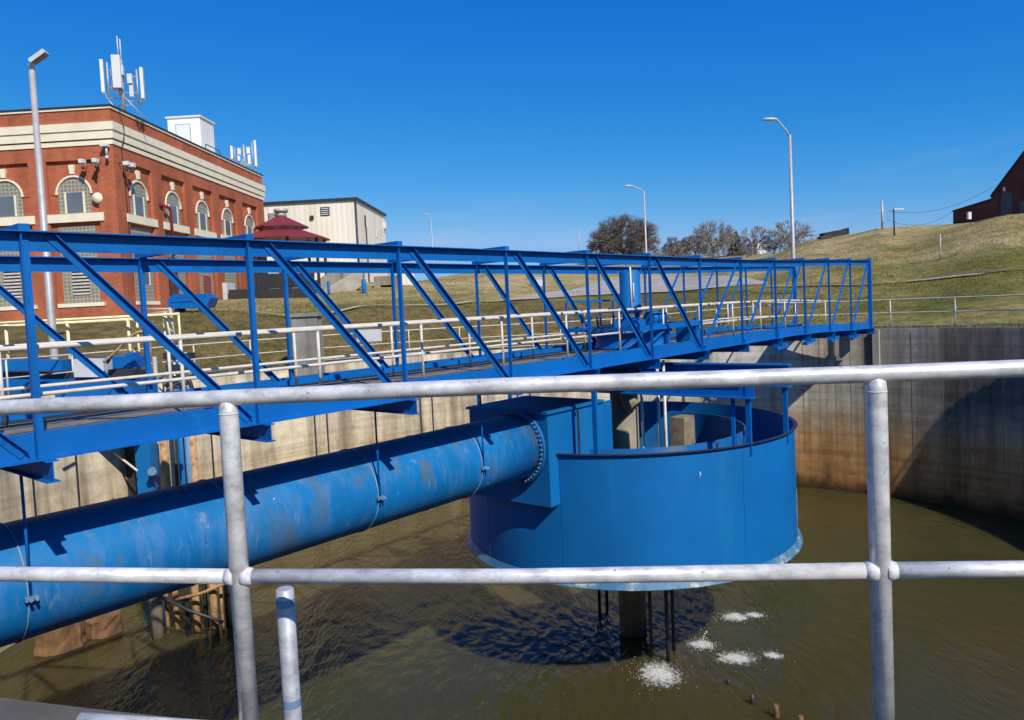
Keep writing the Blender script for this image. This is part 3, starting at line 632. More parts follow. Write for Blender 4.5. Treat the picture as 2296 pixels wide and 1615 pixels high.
# pilasters and frieze, proud of the recessed panels
b=B();both(b,0,PP,10.0,11.0);both(b,0,PP,11.8,PT);b.build('frieze',M['brick'],bb)
b=B();both(b,0,PP,-.4,2.35);b.build('plinth',M['brick'],bb)
lp=[(.0,.8),(3.5,4.45),(7.2,8.15),(10.9,11.85),(14.6,15.)]
rp=[(.0,1.0),(3.6,4.75),(7.6,8.7),(11.55,12.65),(15.55,16.65),(19.6,21.06)]
for u0,u1 in lp: b=B();lbox(b,u0 if u0>0 else -PP,u1,-PP,0,2.35,10.0);b.build('pilaster',M['brick'],bb)
for v0,v1 in rp: b=B();lbox(b,-PP,0,v0,v1,2.35,10.0);b.build('pilaster',M['brick'],bb)
b=B();both(b,PP,.33,11.45,11.86);both(b,PP,.27,11.02,11.447);b.build('cornice',M['cream'],bb)
b=B();both(b,PP,.215,10.72,10.94);b.build('cornice_moulding',M['cream'],bb)
b=B();both(b,PP-.1,.22,PT,PT+.10);lbox(b,-.06,L1,-.06,L2+.1,PT+.0,PT+.1);b.build('coping',M['cream'],bb)
b=B();both(b,.1,.25,PT+.104,PT+.2);b.build('roof_edge',M['dark'],bb)
def windowset(side,c):
    if side=='l': ax,nr,o=e1,-e2,lambda z:L(c,0,z)
    else: ax,nr,o=e2,-e1,lambda z:L(0,c,z)
    R=.88;SP=8.28;SB=7.25
    def arch(r,zc,n=18): return [(r*math.cos(math.pi*i/n),zc+r*math.sin(math.pi*i/n)) for i in range(n+1)]
    def plate(b,pts,d0,d1,mi=0):
        n=len(pts);f=[o(z)+ax*x+nr*d1 for x,z in pts];k=[o(z)+ax*x+nr*d0 for x,z in pts]
        fl=ax.cross(Z).dot(nr)<0
        fs=[tuple(range(n)),tuple(range(2*n-1,n-1,-1))]+[(i,i+n,(i+1)%n+n,(i+1)%n) for i in range(n)]
        if fl: fs=[q[::-1] for q in fs]
        b.add(f+k,fs,mi)
    def ring(b,r0,r1,d0,d1,zc,n=18):
        for i in range(n):
            a,c2=math.pi*i/n,math.pi*(i+1)/n
            plate(b,[(r0*math.cos(a),zc+r0*math.sin(a)),(r1*math.cos(a),zc+r1*math.sin(a)),(r1*math.cos(c2),zc+r1*math.sin(c2)),(r0*math.cos(c2),zc+r0*math.sin(c2))],d0,d1)
    def rect(b,x0,x1,z0,z1,d0,d1): plate(b,[(x1,z0),(x1,z1),(x0,z1),(x0,z0)],d0,d1)
    b=B();plate(b,[(R,SB)]+arch(R,SP)+[(-R,SB)],-.05,.012);w=b.build('window',M['block'],bb)
    b=B();rect(b,-.44,.44,SB+.1,SB+1.12,-.02,.03);b.build('pane',M['glass'],w)
    b=B();rect(b,-.54,-.443,SB+.05,SB+1.15,-.02,.05);rect(b,.443,.54,SB+.05,SB+1.15,-.02,.05);b.build('frame',M['cream'],w)
    b=B();ring(b,R+.002,R+.1,0,.09,SP);b.build('arch_trim',M['cream'],bb)
    b=B();ring(b,R+.104,R+.42,0,.035,SP);b.build('brick_arch',M['brick'],bb)
    b=B();plate(b,[(.11,SP+R+.15),(.15,SP+R+.62),(-.15,SP+R+.62),(-.11,SP+R+.15)],0,.14);b.build('keystone',M['cream'],bb)
    b=B();rect(b,-1.58,1.58,6.82,7.247,0,.22);b.build('sill',M['cream'],bb)
    b=B();rect(b,-.98,.98,2.62,6.6,-.05,.012);w=b.build('window',M['block'],bb)
    if side=='l' :
        b=B();rect(b,-.45,.45,3.0,4.6,-.02,.02);b.build('louver_back',M['dark'],w)
        b=B()
        for i in range(9): rect(b,-.45,.45,3.04+i*.175,3.13+i*.175,.02,.06)
        b.build('louver',M['white_rail'],w)
    elif c<3:
        b=B();rect(b,-.1,.5,3.6,5.3,-.02,.03);b.build('pane',M['glass'],w);b=B();rect(b,.502,.6,3.5,5.4,-.02,.05);rect(b,-.1,.5,4.4,4.46,.03,.04);b.build('frame',M['white'],w)
    b=B();rect(b,-1.25,1.25,2.4,2.6,0,.19);b.build('lower_sill',M['cream'],bb)
for c in (2.15,5.85,9.5,13.2): windowset('l',c)
for c in (2.3,6.2,10.15,14.1,18.15): windowset('r',c)
b=B();b.lathe((0,0,0),[(0,.04),(.27,.04),(.28,.0)],28)
_o=L(.86,-PP-.0,8.0);b.v=[_o+e1*q.x+Z*q.y-e2*q.z for q in b.v];b.build('medallion',M['cream'],bb)
b=B();lbox(b,-PP-.03,-PP,4.85,5.9,1.9,5.2);b.build('door',simple('brown_door',(.09,.035,.03),.6),bb)
b=B();lbox(b,-.05,.0,9.6,10.7,1.9,4.3);b.build('door',simple('red_door',(.26,.06,.04),.6),bb)
b=B();lbox(b,-PP-.3,-PP,12.2,13.6,2.6,3.9);b.build('utility_box',M['ltgrey'],bb)
b=B();b.tube([L(-.25,4.2,8.2),L(-.3,5.2,8.1),L(-.3,5.3,7.9),L(-.3,5.35,5.3)],.09,8);b.build('drain_pipe',M['maroon'],bb)
b=B();b.tube([L(-.24,.55,PT+.3),L(-.44,.55,11.7),L(-.44,.55,11.4),L(-.2,.6,10.6),L(-.2,.75,7.5),L(-.2,.8,5.5)],.02,6);b.build('cable',M['hose'],bb)
def flood(q,dr,label):
    t=thing('floodlight',label,'floodlight',tuple(q),'floodlights at the brick corner')
    b=B();b.tube([q,q+dr*.3,q+dr*.34-Z*.08],.025,6);b.build('arm',M['dark'],t)
    ax=(dr,Z.cross(dr),Z);b=B();b.box(q+dr*.45-Z*.02,(.3,.24,.2),ax);b.add([q+dr*.3+Z.cross(dr)*.12-Z*.12,q+dr*.6+Z.cross(dr)*.12-Z*.12,q+dr*.6-Z.cross(dr)*.12-Z*.12,q+dr*.3-Z.cross(dr)*.12-Z*.12,q+dr*.52-Z*.2],[(0,1,4),(1,2,4),(2,3,4),(3,0,4)]);b.build('housing',M['white'],t)
    b=B();b.ball(q+dr*.42-Z*.34,.09,6);b.build('lamp_shade',M['dark'],t)
flood(L(1.25,-PP,9.85),-e2,'white floodlight on the left brick face, farther from the corner')
flood(L(.55,-PP,9.85),-e2,'white floodlight on the left brick face, nearer to the corner')
flood(L(-PP,.25,9.8),-e1,'white floodlight just round the corner, nearest the brick edge')
flood(L(-PP,.75,9.8),-e1,'white floodlight on the right brick face')
t=thing('security_camera','white camera on a bracket under the corner of the cornice','camera',tuple(L(.1,-.2,10.55)))
b=B();b.box(L(.12,-.42,10.62),(.35,.3,.14),(e1,e2,Z));b.build('housing',M['white'],t);b=B();b.tube([L(.05,-.4,10.55),L(.05,-.4,10.1)],.06,8);b.ball(L(.05,-.4,10.0),.1,6);b.build('dome',M['ltgrey'],t)
# rooftop antennas
def antenna(c,label,panels,mast_h,whips,guys):
    t=thing('rooftop_antenna',label,'antenna',tuple(c))
    b=B();b.tube([c,c+Z*mast_h],.09,8);b.build('mast',M['pole'],t)
    for j,(dx,dy,z0,h,w) in enumerate(panels):
        q=c+V((dx,dy,0));out=V((dx,dy,0)).normalized() if abs(dx)+abs(dy)>.1 else V((0,-1,0))
        ax=(Z.cross(out),out,Z);b=B();b.box(q+out*.25+Z*(z0+h/2),(w,.16,h),ax);b.build('panel',M['white'],t)
        b=B();b.tube([q+Z*(z0-.3),q+Z*(z0+h*.95)],.05,6);b.tube([q+Z*(z0+.3),c+Z*(z0+.3)],.035,6);b.tube([q+Z*(z0+h*.7),c+Z*(z0+h*.7)],.035,6)
        for k in range(3): b.tube([q+out*.18+Z.cross(out)*(.1*k-.1)+Z*z0,q+out*.1+Z.cross(out)*(.1*k-.1)+Z*(z0-.35),q-out*.15+Z*(z0-.25)],.02,5)
        b.build('bracket',M['pole'],t)
        b=B();b.box(q*.55+c*.45+Z*(z0+h*.62),(.4,.25,.5),ax);b.box(q*.6+c*.4+Z*(z0+h*.3),(.22,.2,.8),ax,);b.build('radio_unit',M['white'] if j%2 else M['ltgrey'],t)
    if whips:
        for dx,z0,z1 in whips: b=B();b.tube([c+V((dx,0,z0)),c+V((dx,0,z1))],.03,6);b.build('whip',M['ltgrey'],t)
    for g in guys: b=B();b.tube([c+V(g[0]),c+V(g[1])],.035,6);b.build('strut',M['pole'],t)
    return t
cA=L(.0,1.5,PT+.1)
antenna(cA,'tall mast with white panel antennas above the brick corner',[(-.62,-.25,1.1,1.7,.40),(.08,-.5,1.2,1.7,.42),(.72,.2,.85,1.65,.34)],2.9,[(-.1,2.9,4.15),(.04,2.7,4.0)],[((0,0,1.0),(.9,.6,-.2)),((-.7,-.3,.8),(-.2,0,.0)),((-.3,-.1,.5),(.3,.2,.5)),((-.6,0,.9),(.5,.2,.7))])
cB2=L(.75,20.0,PT+.1)
antenna(cB2,'small white antenna pair on the roof end beyond the white hut',[(-.62,-.35,1.15,.95,.6),(.6,.15,.6,2.0,.5)],2.3,[],[((-.5,0,.1),(-.1,0,1.2)),((-.5,0,1.0),(.6,0,.6))])
# white roof hut
hq=L(1.2,13.5,PT+.1)
hh=thing('roof_hut','white ribbed metal hut with a door on the brick roof','hut',tuple(hq))
b=B();b.obox(hq+e1*0,e1*2.3,e2*2.2,Z*2.9);b.build('wall',M['hutsiding'],hh)
b=B();b.obox(hq-e1*.1-e2*.1+Z*2.9,e1*2.5,e2*2.4,Z*.1);b.build('roof',M['white'],hh)
b=B();b.obox(hq+e1*.69-e2*.03,e1*1.07,e2*.03,Z*2.46);b.build('door_frame',M['pole'],hh)
b=B();b.obox(hq+e1*.75-e2*.04,e1*.95,e2*.04,Z*2.4);dq=b.build('door',M['white'],hh)
b=B();b.box(hq+e1*.85-e2*.08+Z*1.1,(.1,.06,.25),(e1,e2,Z));b.build('handle',M['dark'],dq)
b=B()
for v in (11.2,13.4): b.tube([L(-.1,v,PT+.1),L(-.1,v,PT+.55)],.03,6)
b.tube([L(-.1,11.2,PT+.55),L(-.1,13.4,PT+.55)],.03,6);tag(b.build('roof_guard',M['dark']),'dark low guard rail on the parapet in front of the hut','guard rail')
# ------------------------------------------------------------------ cream metal building
CW=atY(806,600,75);CW.z=0
wb=thing('metal_building','cream metal-sided building with dark roof edge and stains','building',(CW.x,CW.y,2.))
def LW(u,v,z): q=CW+e1*u+e2*v;return V((q.x,q.y,z))
def wbox(b,u0,u1,v0,v1,z0,z1): return b.obox(LW(u0,v0,z0),e1*(u1-u0),e2*(v1-v0),Z*(z1-z0))
b=B();wbox(b,0,16,0,13.5,0,12.5);b.build('wall',M['siding'],wb)
b=B();wbox(b,-.2,16,-.2,13.7,12.5,12.75);b.build('roof',M['dark'],wb)
for u,z,w,h in ((8.4,11.2,.75,.85),(3.1,11.55,.9,.85)):
    b=B();wbox(b,u-w/2,u+w/2,-.06,0,z-h/2,z+h/2);f=b.build('vent',M['dark'],wb)
    b=B()
    for i in range(4): wbox(b,u-w*.4,u+w*.4,-.1,-.062,z-h*.4+i*h*.22,z-h*.4+i*h*.22+h*.1)
    b.build('slat',M['ltgrey'],f)
b=B();wbox(b,4.25,4.6,-.2,0,10.85,11.2);b.build('wall_light',M['dark'],wb)
b=B();b.tube([LW(.02,-.1,12.5),LW(.02,-.1,3)],.09,8);b.build('downpipe',M['dark'],wb)
b=B();wbox(b,-.08,0,3.2,3.6,10.2,11.4);b.tube([LW(-.1,3.4,10.2),LW(-.1,3.4,4)],.07,6);b.build('duct',M['dark'],wb)
b=B();wbox(b,-.1,0,8.5,8.9,9.7,10.3);wbox(b,-.3,0,12.6,13.2,11,11.7);b.build('wall_box',M['ltgrey'],wb)
# gazebo
gq=atY(640,640,58);gq.z=H(gq.x,gq.y)
gz=thing('gazebo','gazebo with two-tier maroon metal roof and grey cupola','gazebo',tuple(gq))
def pyr(b,r0,z0,r1,z1,n=8,th=.12):
    b.lathe((gq.x,gq.y,0),[(r0,z0-th),(r0,z0),(r1,z1),(0,z1)],n,.39,.39+2*math.pi,smooth=False);b.lathe((gq.x,gq.y,0),[(0,z0-.02),(r0,z0-th)],n,.39,.39+2*math.pi,smooth=False)
b=B();pyr(b,3.55,7.25,1.5,7.95);pyr(b,2.0,8.2,.3,9.0);b.build('roof',M['maroon'],gz)
b=B();b.lathe((gq.x,gq.y,0),[(1.5,7.9),(1.5,8.15)],8,smooth=False);b.build('clerestory',M['ltgrey'],gz)
b=B();b.tube([V((gq.x,gq.y,8.95)),V((gq.x,gq.y,9.3))],.4,10);b.tube([V((gq.x,gq.y,9.3)),V((gq.x,gq.y,9.55)),V((gq.x,gq.y,9.6))],[.52,.52,.1],10);b.build('cupola',M['pole'],gz)
for i in range(8):
    t=.39+i*math.pi/4;b=B();b.bar(V((gq.x+3.1*math.cos(t),gq.y+3.1*math.sin(t),gq.z-.3)),V((gq.x+3.1*math.cos(t),gq.y+3.1*math.sin(t),7.2)),.16,.16,d1);b.build('post',M['dark'],gz)
# black screen wall, concrete stair, small structures on the slope
def prismY(pts,Y,th,name,mat,parent=None,label=None,cat=None):
    b=B();P=[atY(x,y,Y) for x,y in pts];n=len(P);K=[q+V((0,th,0)) for q in P]
    b.add(P+K,[tuple(range(n)),tuple(range(2*n-1,n-1,-1))]+[(i,(i+1)%n,(i+1)%n+n,i+n)[::-1] for i in range(n)])
    import bmesh
    o=b.build(name,mat,parent);bm=bmesh.new();bm.from_mesh(o.data);bmesh.ops.recalc_face_normals(bm,faces=bm.faces);bm.to_mesh(o.data);bm.free()
    if label: tag(o,label,cat)
    return o
sw=thing('screen_wall','low black screen wall on the slope beside the brick building','wall',tuple(atY(600,675,52)))
prismY([(512,650),(705,645),(708,690),(512,694)],52,.3,'lower_panel',M['black'],sw);prismY([(578,614),(702,612),(703,644),(578,648)],53,.3,'upper_panel',M['black'],sw)
prismY([(506,620),(540,612),(546,652),(512,660)],56,1.,'stair_cheek',M['siding'],None,'cream sloping stair cheek beside the brick wall','stair')
st=thing('concrete_stair','pale concrete stair block with sloping cheek on the grass bank','stair',tuple(atY(740,690,57)))
prismY([(668,645),(690,644),(735,612),(800,608),(800,682),(740,690),(690,690)],57,3.,'cheek_wall',M['conc'],st)
prismY([(722,652),(790,612),(812,612),(812,640),(770,672),(735,676)],56.5,.4,'steps',M['kerb'],st)
tag(B().box(atY(695,650,56),(1.0,.4,1.4)).build('marker_post',M['blue']),'squat blue marker at the foot of the concrete stair','marker')
for x,y0,y1,lab in ((739,632,688,'slim blue post right of the concrete stair'),(818,628,684,'thicker blue post farther right of the concrete stair'),(675,668,702,'short blue post on the grass below the black screen')):
    q=atY(x,y1,54);q0=atY(x,y0,54);b=B();b.tube([V((q.x,q.y,q.z-.3)),V((q.x,q.y,q0.z)),V((q.x,q.y,q0.z+.06))],[.16,.16,.1] if x==818 else [.1,.1,.06],10);tag(b.build('bollard',M['drum']),lab,'bollard')
cv=thing('culvert_block','dark concrete culvert block with an opening on the bank','culvert',tuple(atY(869,660,60)))
b=B();q=atY(869,640,60);b.box(q+Z*.35,(1.9,1.5,.7));b.box(q+V((-.7,0,-.6)),(.5,1.5,1.2));b.box(q+V((.7,0,-.6)),(.5,1.5,1.2));b.build('frame',M['column'],cv)
b=B();b.box(q+V((0,.3,-.5)),(.9,.6,1.0));b.build('opening',M['black'],cv)
b=B();q=atY(916,640,62);b.box(q,(1.0,.5,2.0));b.box(q+Z*1.05,(1.15,.6,.1));tag(b.build('utility_cabinet',M['siding']),'cream cabinet on the grass right of the culvert block','cabinet')
q=atY(1205,648,60);b=B();b.box(q,(.8,.5,1.6));b.box(q+Z*.84,(.9,.6,.08));tag(b.build('utility_cabinet',M['ltgrey']),'pale grey cabinet on the tan grass mound behind the bridge','cabinet')
# dumpster by the brick wall
def bank(x,y): return hit(x,y,24)
q=atY(432,690,40.3);q.z=H(q.x,q.y)
ds=thing('dumpster','blue metal skip parked against the brick building','dumpster',tuple(q))
b=B();pr=[(-1.1,.25),(.9,.2),(1.15,.7),(.85,.95),(-.75,1.0),(-1.05,.8)]
P=[q+V((x,-.5,z)) for x,z in pr]+[q+V((x,.7,z)) for x,z in pr];b.add(P,[tuple(range(6)),tuple(range(11,5,-1))]+[(i,i+6,(i+1)%6+6,(i+1)%6) for i in range(6)]);b.build('body',M['blue'],ds)
b=B();b.box(q+V((-.2,-.52,.62)),(1.4,.05,.08));b.box(q+V((.3,-.53,.55)),(.07,.05,.6));b.box(q+V((-.5,-.53,.55)),(.07,.05,.6));b.build('rib',M['blue'],ds)
for dx in (-.7,.6): b=B();b.tube([q+V((dx,-.4,.13)),q+V((dx,.5,.13))],.13,12);b.build('wheel',M['hose'],ds)
# ------------------------------------------------------------------ lamps and poles
def cobra(x,ytop,Y,armpx,headpx,label,r=.09,zb=None):
    top=atY(x,ytop,Y);g=H(top.x,top.y)
    t=thing('street_lamp',label,'street lamp',(top.x,top.y,g),'tall street lamps')
    b=B();b.tube([V((top.x,top.y,g-.3)),V((top.x,top.y,g+.2)),top],[r*1.25,r*1.2,r*.75],12);b.build('pole',M['pole'],t)
    hd=atY(headpx[0],headpx[1],Y);m1=atY(armpx[0],armpx[1],Y)
    b=B();b.tube([top-Z*.15,top.lerp(m1,.25),m1,m1.lerp(hd,.6)+Z*.05,hd],[r*.5]*5,8);b.build('arm',M['pole'],t)
    dr=(hd-m1);dr.z*=.15;dr.normalize();k=Y/43
    b=B();b.tube([hd-dr*.25,hd-dr*.1,hd+dr*.15,hd+dr*.45,hd+dr*.62],[.05,.11,.16,.14,.04],12);b.v=[V((v.x,v.y,hd.z+(v.z-hd.z)*.62)) for v in b.v];b.build('lamp_head',M['ltgrey'],t)
cobra(1770,303,43,(1742,270),(1733,268),'tall street lamp on the grass slope behind the bridge end',.1)
cobra(1443,428,80,(1420,418),(1412,417),'street lamp in front of the large round bare tree',.1)
cobra(966,492,150,(960,482),(957,480),'small distant street lamp right of the cream building',.12)
top=atY(71,156,24);g=H(top.x,top.y)
t=thing('lamp_post','tall grey lamp post with a square tilted head beside the yellow railing','lamp post',(top.x,top.y,g))
b=B();b.tube([V((top.x,top.y,g-.3)),V((top.x,top.y,g+.02)),top],[.13,.125,.085],16);b.build('pole',M['pole'],t)
b=B();b.tube([top-Z*.02,top+Z*.12,top+V((.04,0,.19)),top+V((.1,-.02,.24))],[.095,.09,.06,.05],12);b.build('neck',M['white'],t)
ax=(V((.66,.12,.5)).normalized(),);w=ax[0].cross(V((-.2,1,.1))).normalized();dpt=w.cross(ax[0]).normalized()
b=B();c=top+V((.25,0,.36));b.box(c,(.55,.42,.12),(ax[0],dpt,w));hd=b.build('lamp_head',M['ltgrey'],t)
b=B();s=-1 if w.z>0 else 1;b.box(c+w*s*.064,(.45,.34,.012),(ax[0],dpt,w));b.build('lens',M['glass'],hd)
# utility pole with wires, hill lamp, sign post, radio mast
q=atY(1978,515,75);q.z=H(q.x,q.y);tp=atY(1978,450,75)
up_=thing('utility_pole','wooden utility pole with crossarms on the hill crest','utility pole',tuple(q))
b=B();b.tube([q-Z*.5,V((q.x,q.y,tp.z))],[.13,.1],8);b.build('pole',M['pole'],up_)
for i in range(3): b=B();b.bar(V((q.x-.55,q.y,tp.z-1.0-i*.85)),V((q.x+.45,q.y,tp.z-1.0-i*.85)),.05,.05);b.build('crossarm',M['pole'],up_)
for i,(x2,y2) in enumerate(((2225,420),(2145,468))):
    a=V((q.x+.4,q.y,tp.z-1.0-i*.85));e=atY(x2,y2,70);b=B();b.tube([a.lerp(e,s)-Z*(1.0*4*s*(1-s)) for s in [j/14 for j in range(15)]],.014,4);b.build('wire',M['hose'],up_)
b=B();a=V((q.x-.5,q.y,tp.z-2.7));e=atY(1700,545,140);b.tube([a.lerp(e,s)-Z*(1.6*4*s*(1-s)) for s in [j/14 for j in range(15)]],.02,4);b.build('wire',M['hose'],up_)
q=atY(2004,510,68);q.z=H(q.x,q.y);tp=atY(2004,470,68);t=thing('street_lamp','short flat-headed lamp on the hill right of the utility pole','street lamp',tuple(q))
b=B();b.tube([q-Z*.4,V((q.x,q.y,tp.z))],.07,8);b.build('pole',M['dark'],t);b=B();b.box(V((q.x+.4,q.y,tp.z)),(.9,.3,.12));b.build('lamp_head',M['ltgrey'],t)
q=hit(2108,582);b=B();b.tube([q-Z*.3,q+Z*1.6],.04,6);tag(b.build('marker_post',M['pole']),'thin grey post on the middle of the grassy hill','post')
q=atY(1298,590,140);q.z=H(q.x,q.y);tp=atY(1298,510,140);b=B();b.tube([q,V((tp.x,tp.y,tp.z))],[.12,.05],6);
tag(b.build('radio_mast',M['pole']),'thin distant mast left of the large round bare tree','mast')
q=atY(1520,575,140);q.z=H(q.x,q.y);tp=atY(1521,548,140);b=B();b.tube([q,tp],.2,8);b.box(tp-Z*.6,(2.2,.15,.15));tag(b.build('utility_pole',M['ltgrey']),'small pale distant pole among the bare trees','utility pole')
# flat dark bin and kerb block on the crest
g=hit(1873,531,60);b=B();P=[(-1.7,0),(1.5,.35),(1.5,.95),(-1.7,.6)]
b.box(g+V((0,.6,.3)),(2.4,1.2,.6),(V((1,.0,.13)).normalized(),V((0,1,0)),V((-.13,0,1)).normalized()));b.box(g+V((1.3,.6,.5)),(.2,1.3,.65));tag(b.build('skip_bin',M['black']),'long flat dark container on the hill crest','container')
b=B();g=hit(1848,536,60);b.box(g+Z*.12,(1.1,.8,.4),(V((1,0,.13)).normalized(),V((0,1,0)),V((-.13,0,1)).normalized()));tag(b.build('access_hatch',M['dark']),'small dark hatch left of the long container on the crest','hatch')
# white pale house frame far away among the trees
hw=thing('pale_house','small white distant structure between the bare trees','house',tuple(atY(1697,570,135)))
prismY([(1684,572),(1684,556),(1694,550),(1694,540),(1702,540),(1702,552),(1716,546),(1716,570)],135,4,'wall',M['white'],hw)
prismY([(1690,566),(1690,560),(1697,558),(1697,566)],134.9,.05,'window',M['glass'],hw)
# dark brick house on the hill at the right edge : its shaded gable faces left of the camera
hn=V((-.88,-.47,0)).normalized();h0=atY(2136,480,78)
def hp(x,y,off=0.):
    d=ray(x,y);t=((h0+hn*off-V((0,0,EYE))).dot(hn))/d.dot(hn);return V((0,0,EYE))+d*t
def hprism(pts,off,th,name,mat,parent):
    P=[hp(x,y,off) for x,y in pts];K=[q-hn*th for q in P];n=len(P);bb_=B()
    bb_.add(P+K,[tuple(range(n)),tuple(range(2*n-1,n-1,-1))]+[(i,(i+1)%n,(i+1)%n+n,i+n)[::-1] for i in range(n)])
    import bmesh
    o=bb_.build(name,mat,parent);bm=bmesh.new();bm.from_mesh(o.data);bmesh.ops.recalc_face_normals(bm,faces=bm.faces);bm.to_mesh(o.data);bm.free();return o
hb=hp(2230,490);dh=thing('brick_house','dark red brick house with steep gable on the hilltop','house',(hb.x,hb.y,hb.z-.5))
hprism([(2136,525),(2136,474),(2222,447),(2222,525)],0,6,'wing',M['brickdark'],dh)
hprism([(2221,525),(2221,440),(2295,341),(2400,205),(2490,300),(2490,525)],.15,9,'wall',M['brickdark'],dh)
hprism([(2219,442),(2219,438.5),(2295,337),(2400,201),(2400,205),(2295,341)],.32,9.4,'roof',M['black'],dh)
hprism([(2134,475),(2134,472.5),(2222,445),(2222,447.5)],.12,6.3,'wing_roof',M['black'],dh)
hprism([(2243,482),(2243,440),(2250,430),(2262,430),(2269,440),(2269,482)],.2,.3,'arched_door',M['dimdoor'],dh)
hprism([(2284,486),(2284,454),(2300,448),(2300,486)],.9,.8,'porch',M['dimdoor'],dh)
hprism([(2248,429),(2248,420),(2252,420),(2252,429)],.3,.2,'wall_lamp',M['white'],dh)
q=hp(2172,484,1.5);bx_=B();bx_.box(q,(.3,.3,.7));tag(bx_.build('marker_stone',M['white']),'small white block on the grass before the brick house','block')
for x,y in ((2253,402),(2258,405)):
    q=hp(x,y,-6);b=B();b.tube([q-Z*2.5,q],.04,5);b.build('vent_stack',M['ltgrey'],dh)
# ------------------------------------------------------------------ trees (bare winter crowns)
def tree(x,Y,ytop,wpx,label,mat,n=60,flat=.0,seed=1,low=.25,twigs=11):
    rnd=random.Random(seed);base=on(x,Y);base.z-=.3;top=atY(x,ytop,Y).z;h=top-base.z;rx=wpx/1700*Y/2
    t=thing('bare_tree',label,'tree',tuple(base),'bare trees on the far slope');tr=B();cr=B()
    def stick(b,p,q,r,r2):
        d=(q-p).normalized();s=d.cross(V((.3,.8,.5))).normalized();u=s.cross(d);k=len(b.v)
        for o,rr in ((p,r),(q,r2)):
            for j in range(3): a=2.1*j;b.v.append(o+(s*math.cos(a)+u*math.sin(a))*rr)
        for j in range(3): b.f.append([k+j,k+(j+1)%3,k+3+(j+1)%3,k+3+j]);b.m.append(0);b.sm.append(False)
    zl=base.z+h*low;cz=base.z+h*(.45 if not flat else .55)
    fork=base+Z*h*.22+V((rnd.uniform(-.1,.1),0,0))*h*.3
    tr.tube([base,base.lerp(fork,.5),fork],[h*.04,h*.033,h*.03],7,False)
    mains=[]
    for i in range(6):
        a=i*1.05+rnd.uniform(-.3,.3);e=V((base.x+rx*.5*math.cos(a),base.y+rx*.5*math.sin(a),base.z+h*rnd.uniform(.45,.7)))
        m=fork.lerp(e,.5)+Z*h*.05;tr.tube([fork,m,e],[h*.024,h*.018,h*.011],5,False);mains.append((fork,m,e))
    tw=Y/120*.014
    for i in range(n):
        while True:
            u=V((rnd.uniform(-1,1),rnd.uniform(-1,1),rnd.uniform(-1,1)))
            if .25<u.length<1: break
        u=u.normalized()*(u.length**.55)
        p=V((base.x+u.x*rx*.93,base.y+u.y*rx*.93,cz+(u.z*(top-cz)*.93 if u.z>0 else u.z*(cz-zl))))
        lump=1+.10*math.sin(u.x*5+seed)*math.cos(u.z*6+u.y*4);p=V((base.x,base.y,cz)).lerp(p,lump)
        f,m,e=min(mains,key=lambda q:(q[2]-p).length);s0=m.lerp(e,rnd.uniform(.2,1))
        mid=s0.lerp(p,.5)+V((rnd.uniform(-1,1),rnd.uniform(-1,1),rnd.uniform(-.2,.6)))*h*.04
        cr.tube([s0,mid,p],[h*.008,h*.006,h*.0035],4,False)
        dirn=(p-V((base.x,base.y,base.z+h*.3))).normalized()
        for j in range(twigs):
            o=mid.lerp(p,rnd.uniform(.1,1));d=(dirn+V((rnd.gauss(0,.75),rnd.gauss(0,.75),rnd.gauss(.1,.6)))).normalized();q=o+d*h*rnd.uniform(.05,.13)
            if ((q.x-base.x)**2+(q.y-base.y)**2)/rx**2+((q.z-cz)/((top-cz) if q.z>cz else h))**2>1.02: continue
            stick(cr,o,q,tw*1.6,tw*.8)
            for k in range(3):
                o2=o.lerp(q,rnd.uniform(.2,1));d2_=(d+V((rnd.gauss(0,.7),rnd.gauss(0,.7),rnd.gauss(0,.6)))).normalized();stick(cr,o2,o2+d2_*h*rnd.uniform(.03,.07),tw,tw*.5)
    tr.build('trunk',M['bark2'] if mat=='bark2' else M['bark'],t);cr.build('crown',M[mat],t);return t
tree(1405,120,479,176,'large round bare tree, biggest of the row','bark',380,0,31,.02,15)
tree(1345,128,538,60,'small dark bare tree at the left skirt of the big round one','bark',70,0,22,.0)
tree(1522,125,524,74,'low brown bare tree right of the large round one','bark',110,0,5,.03)
tree(1603,118,491,112,'pale-limbed bare tree in the middle of the row','bark2',130,1,8,.2,11)
tree(1695,125,503,74,'thin bare tree behind the white structure','bark2',75,1,11,.25,9)
tree(1775,122,489,108,'wide bare tree behind the tall street lamp','bark2',110,1,13,.2,9)
tree(1738,128,522,60,'small bare tree just left of the tall street lamp','bark',70,0,17,.1,9)
tree(1562,130,524,66,'low bare tree between the pale-limbed tree and the brown one','bark',80,0,19,.05,10)
q=on(1653,122);tp=atY(1653,518,122).z
ct=thing('conifer_tree','small dark pointed conifer among the bare trees','tree',tuple(q))
b=B();b.tube([q-Z*.3,V((q.x,q.y,tp-.5))],[.2,.05],6);b.build('trunk',M['bark'],ct)
b=B();h=tp-q.z
for i in range(1500):
    f=random.random()**.6;R=(1-(1-f))*1.45*random.uniform(.5,1)+.05;t=random.uniform(0,6.28);z=tp-f*h*.97
    c=V((q.x+R*math.cos(t),q.y+R*math.sin(t),z));n=V((math.cos(t),math.sin(t),-.5))*random.uniform(.2,.4);s=V((-math.sin(t),math.cos(t),random.uniform(-.4,.4)))*random.uniform(.1,.2)
    b.add([c-s,c+s,c+n],[(0,1,2)])
b.build('crown',M['conifer'],ct)
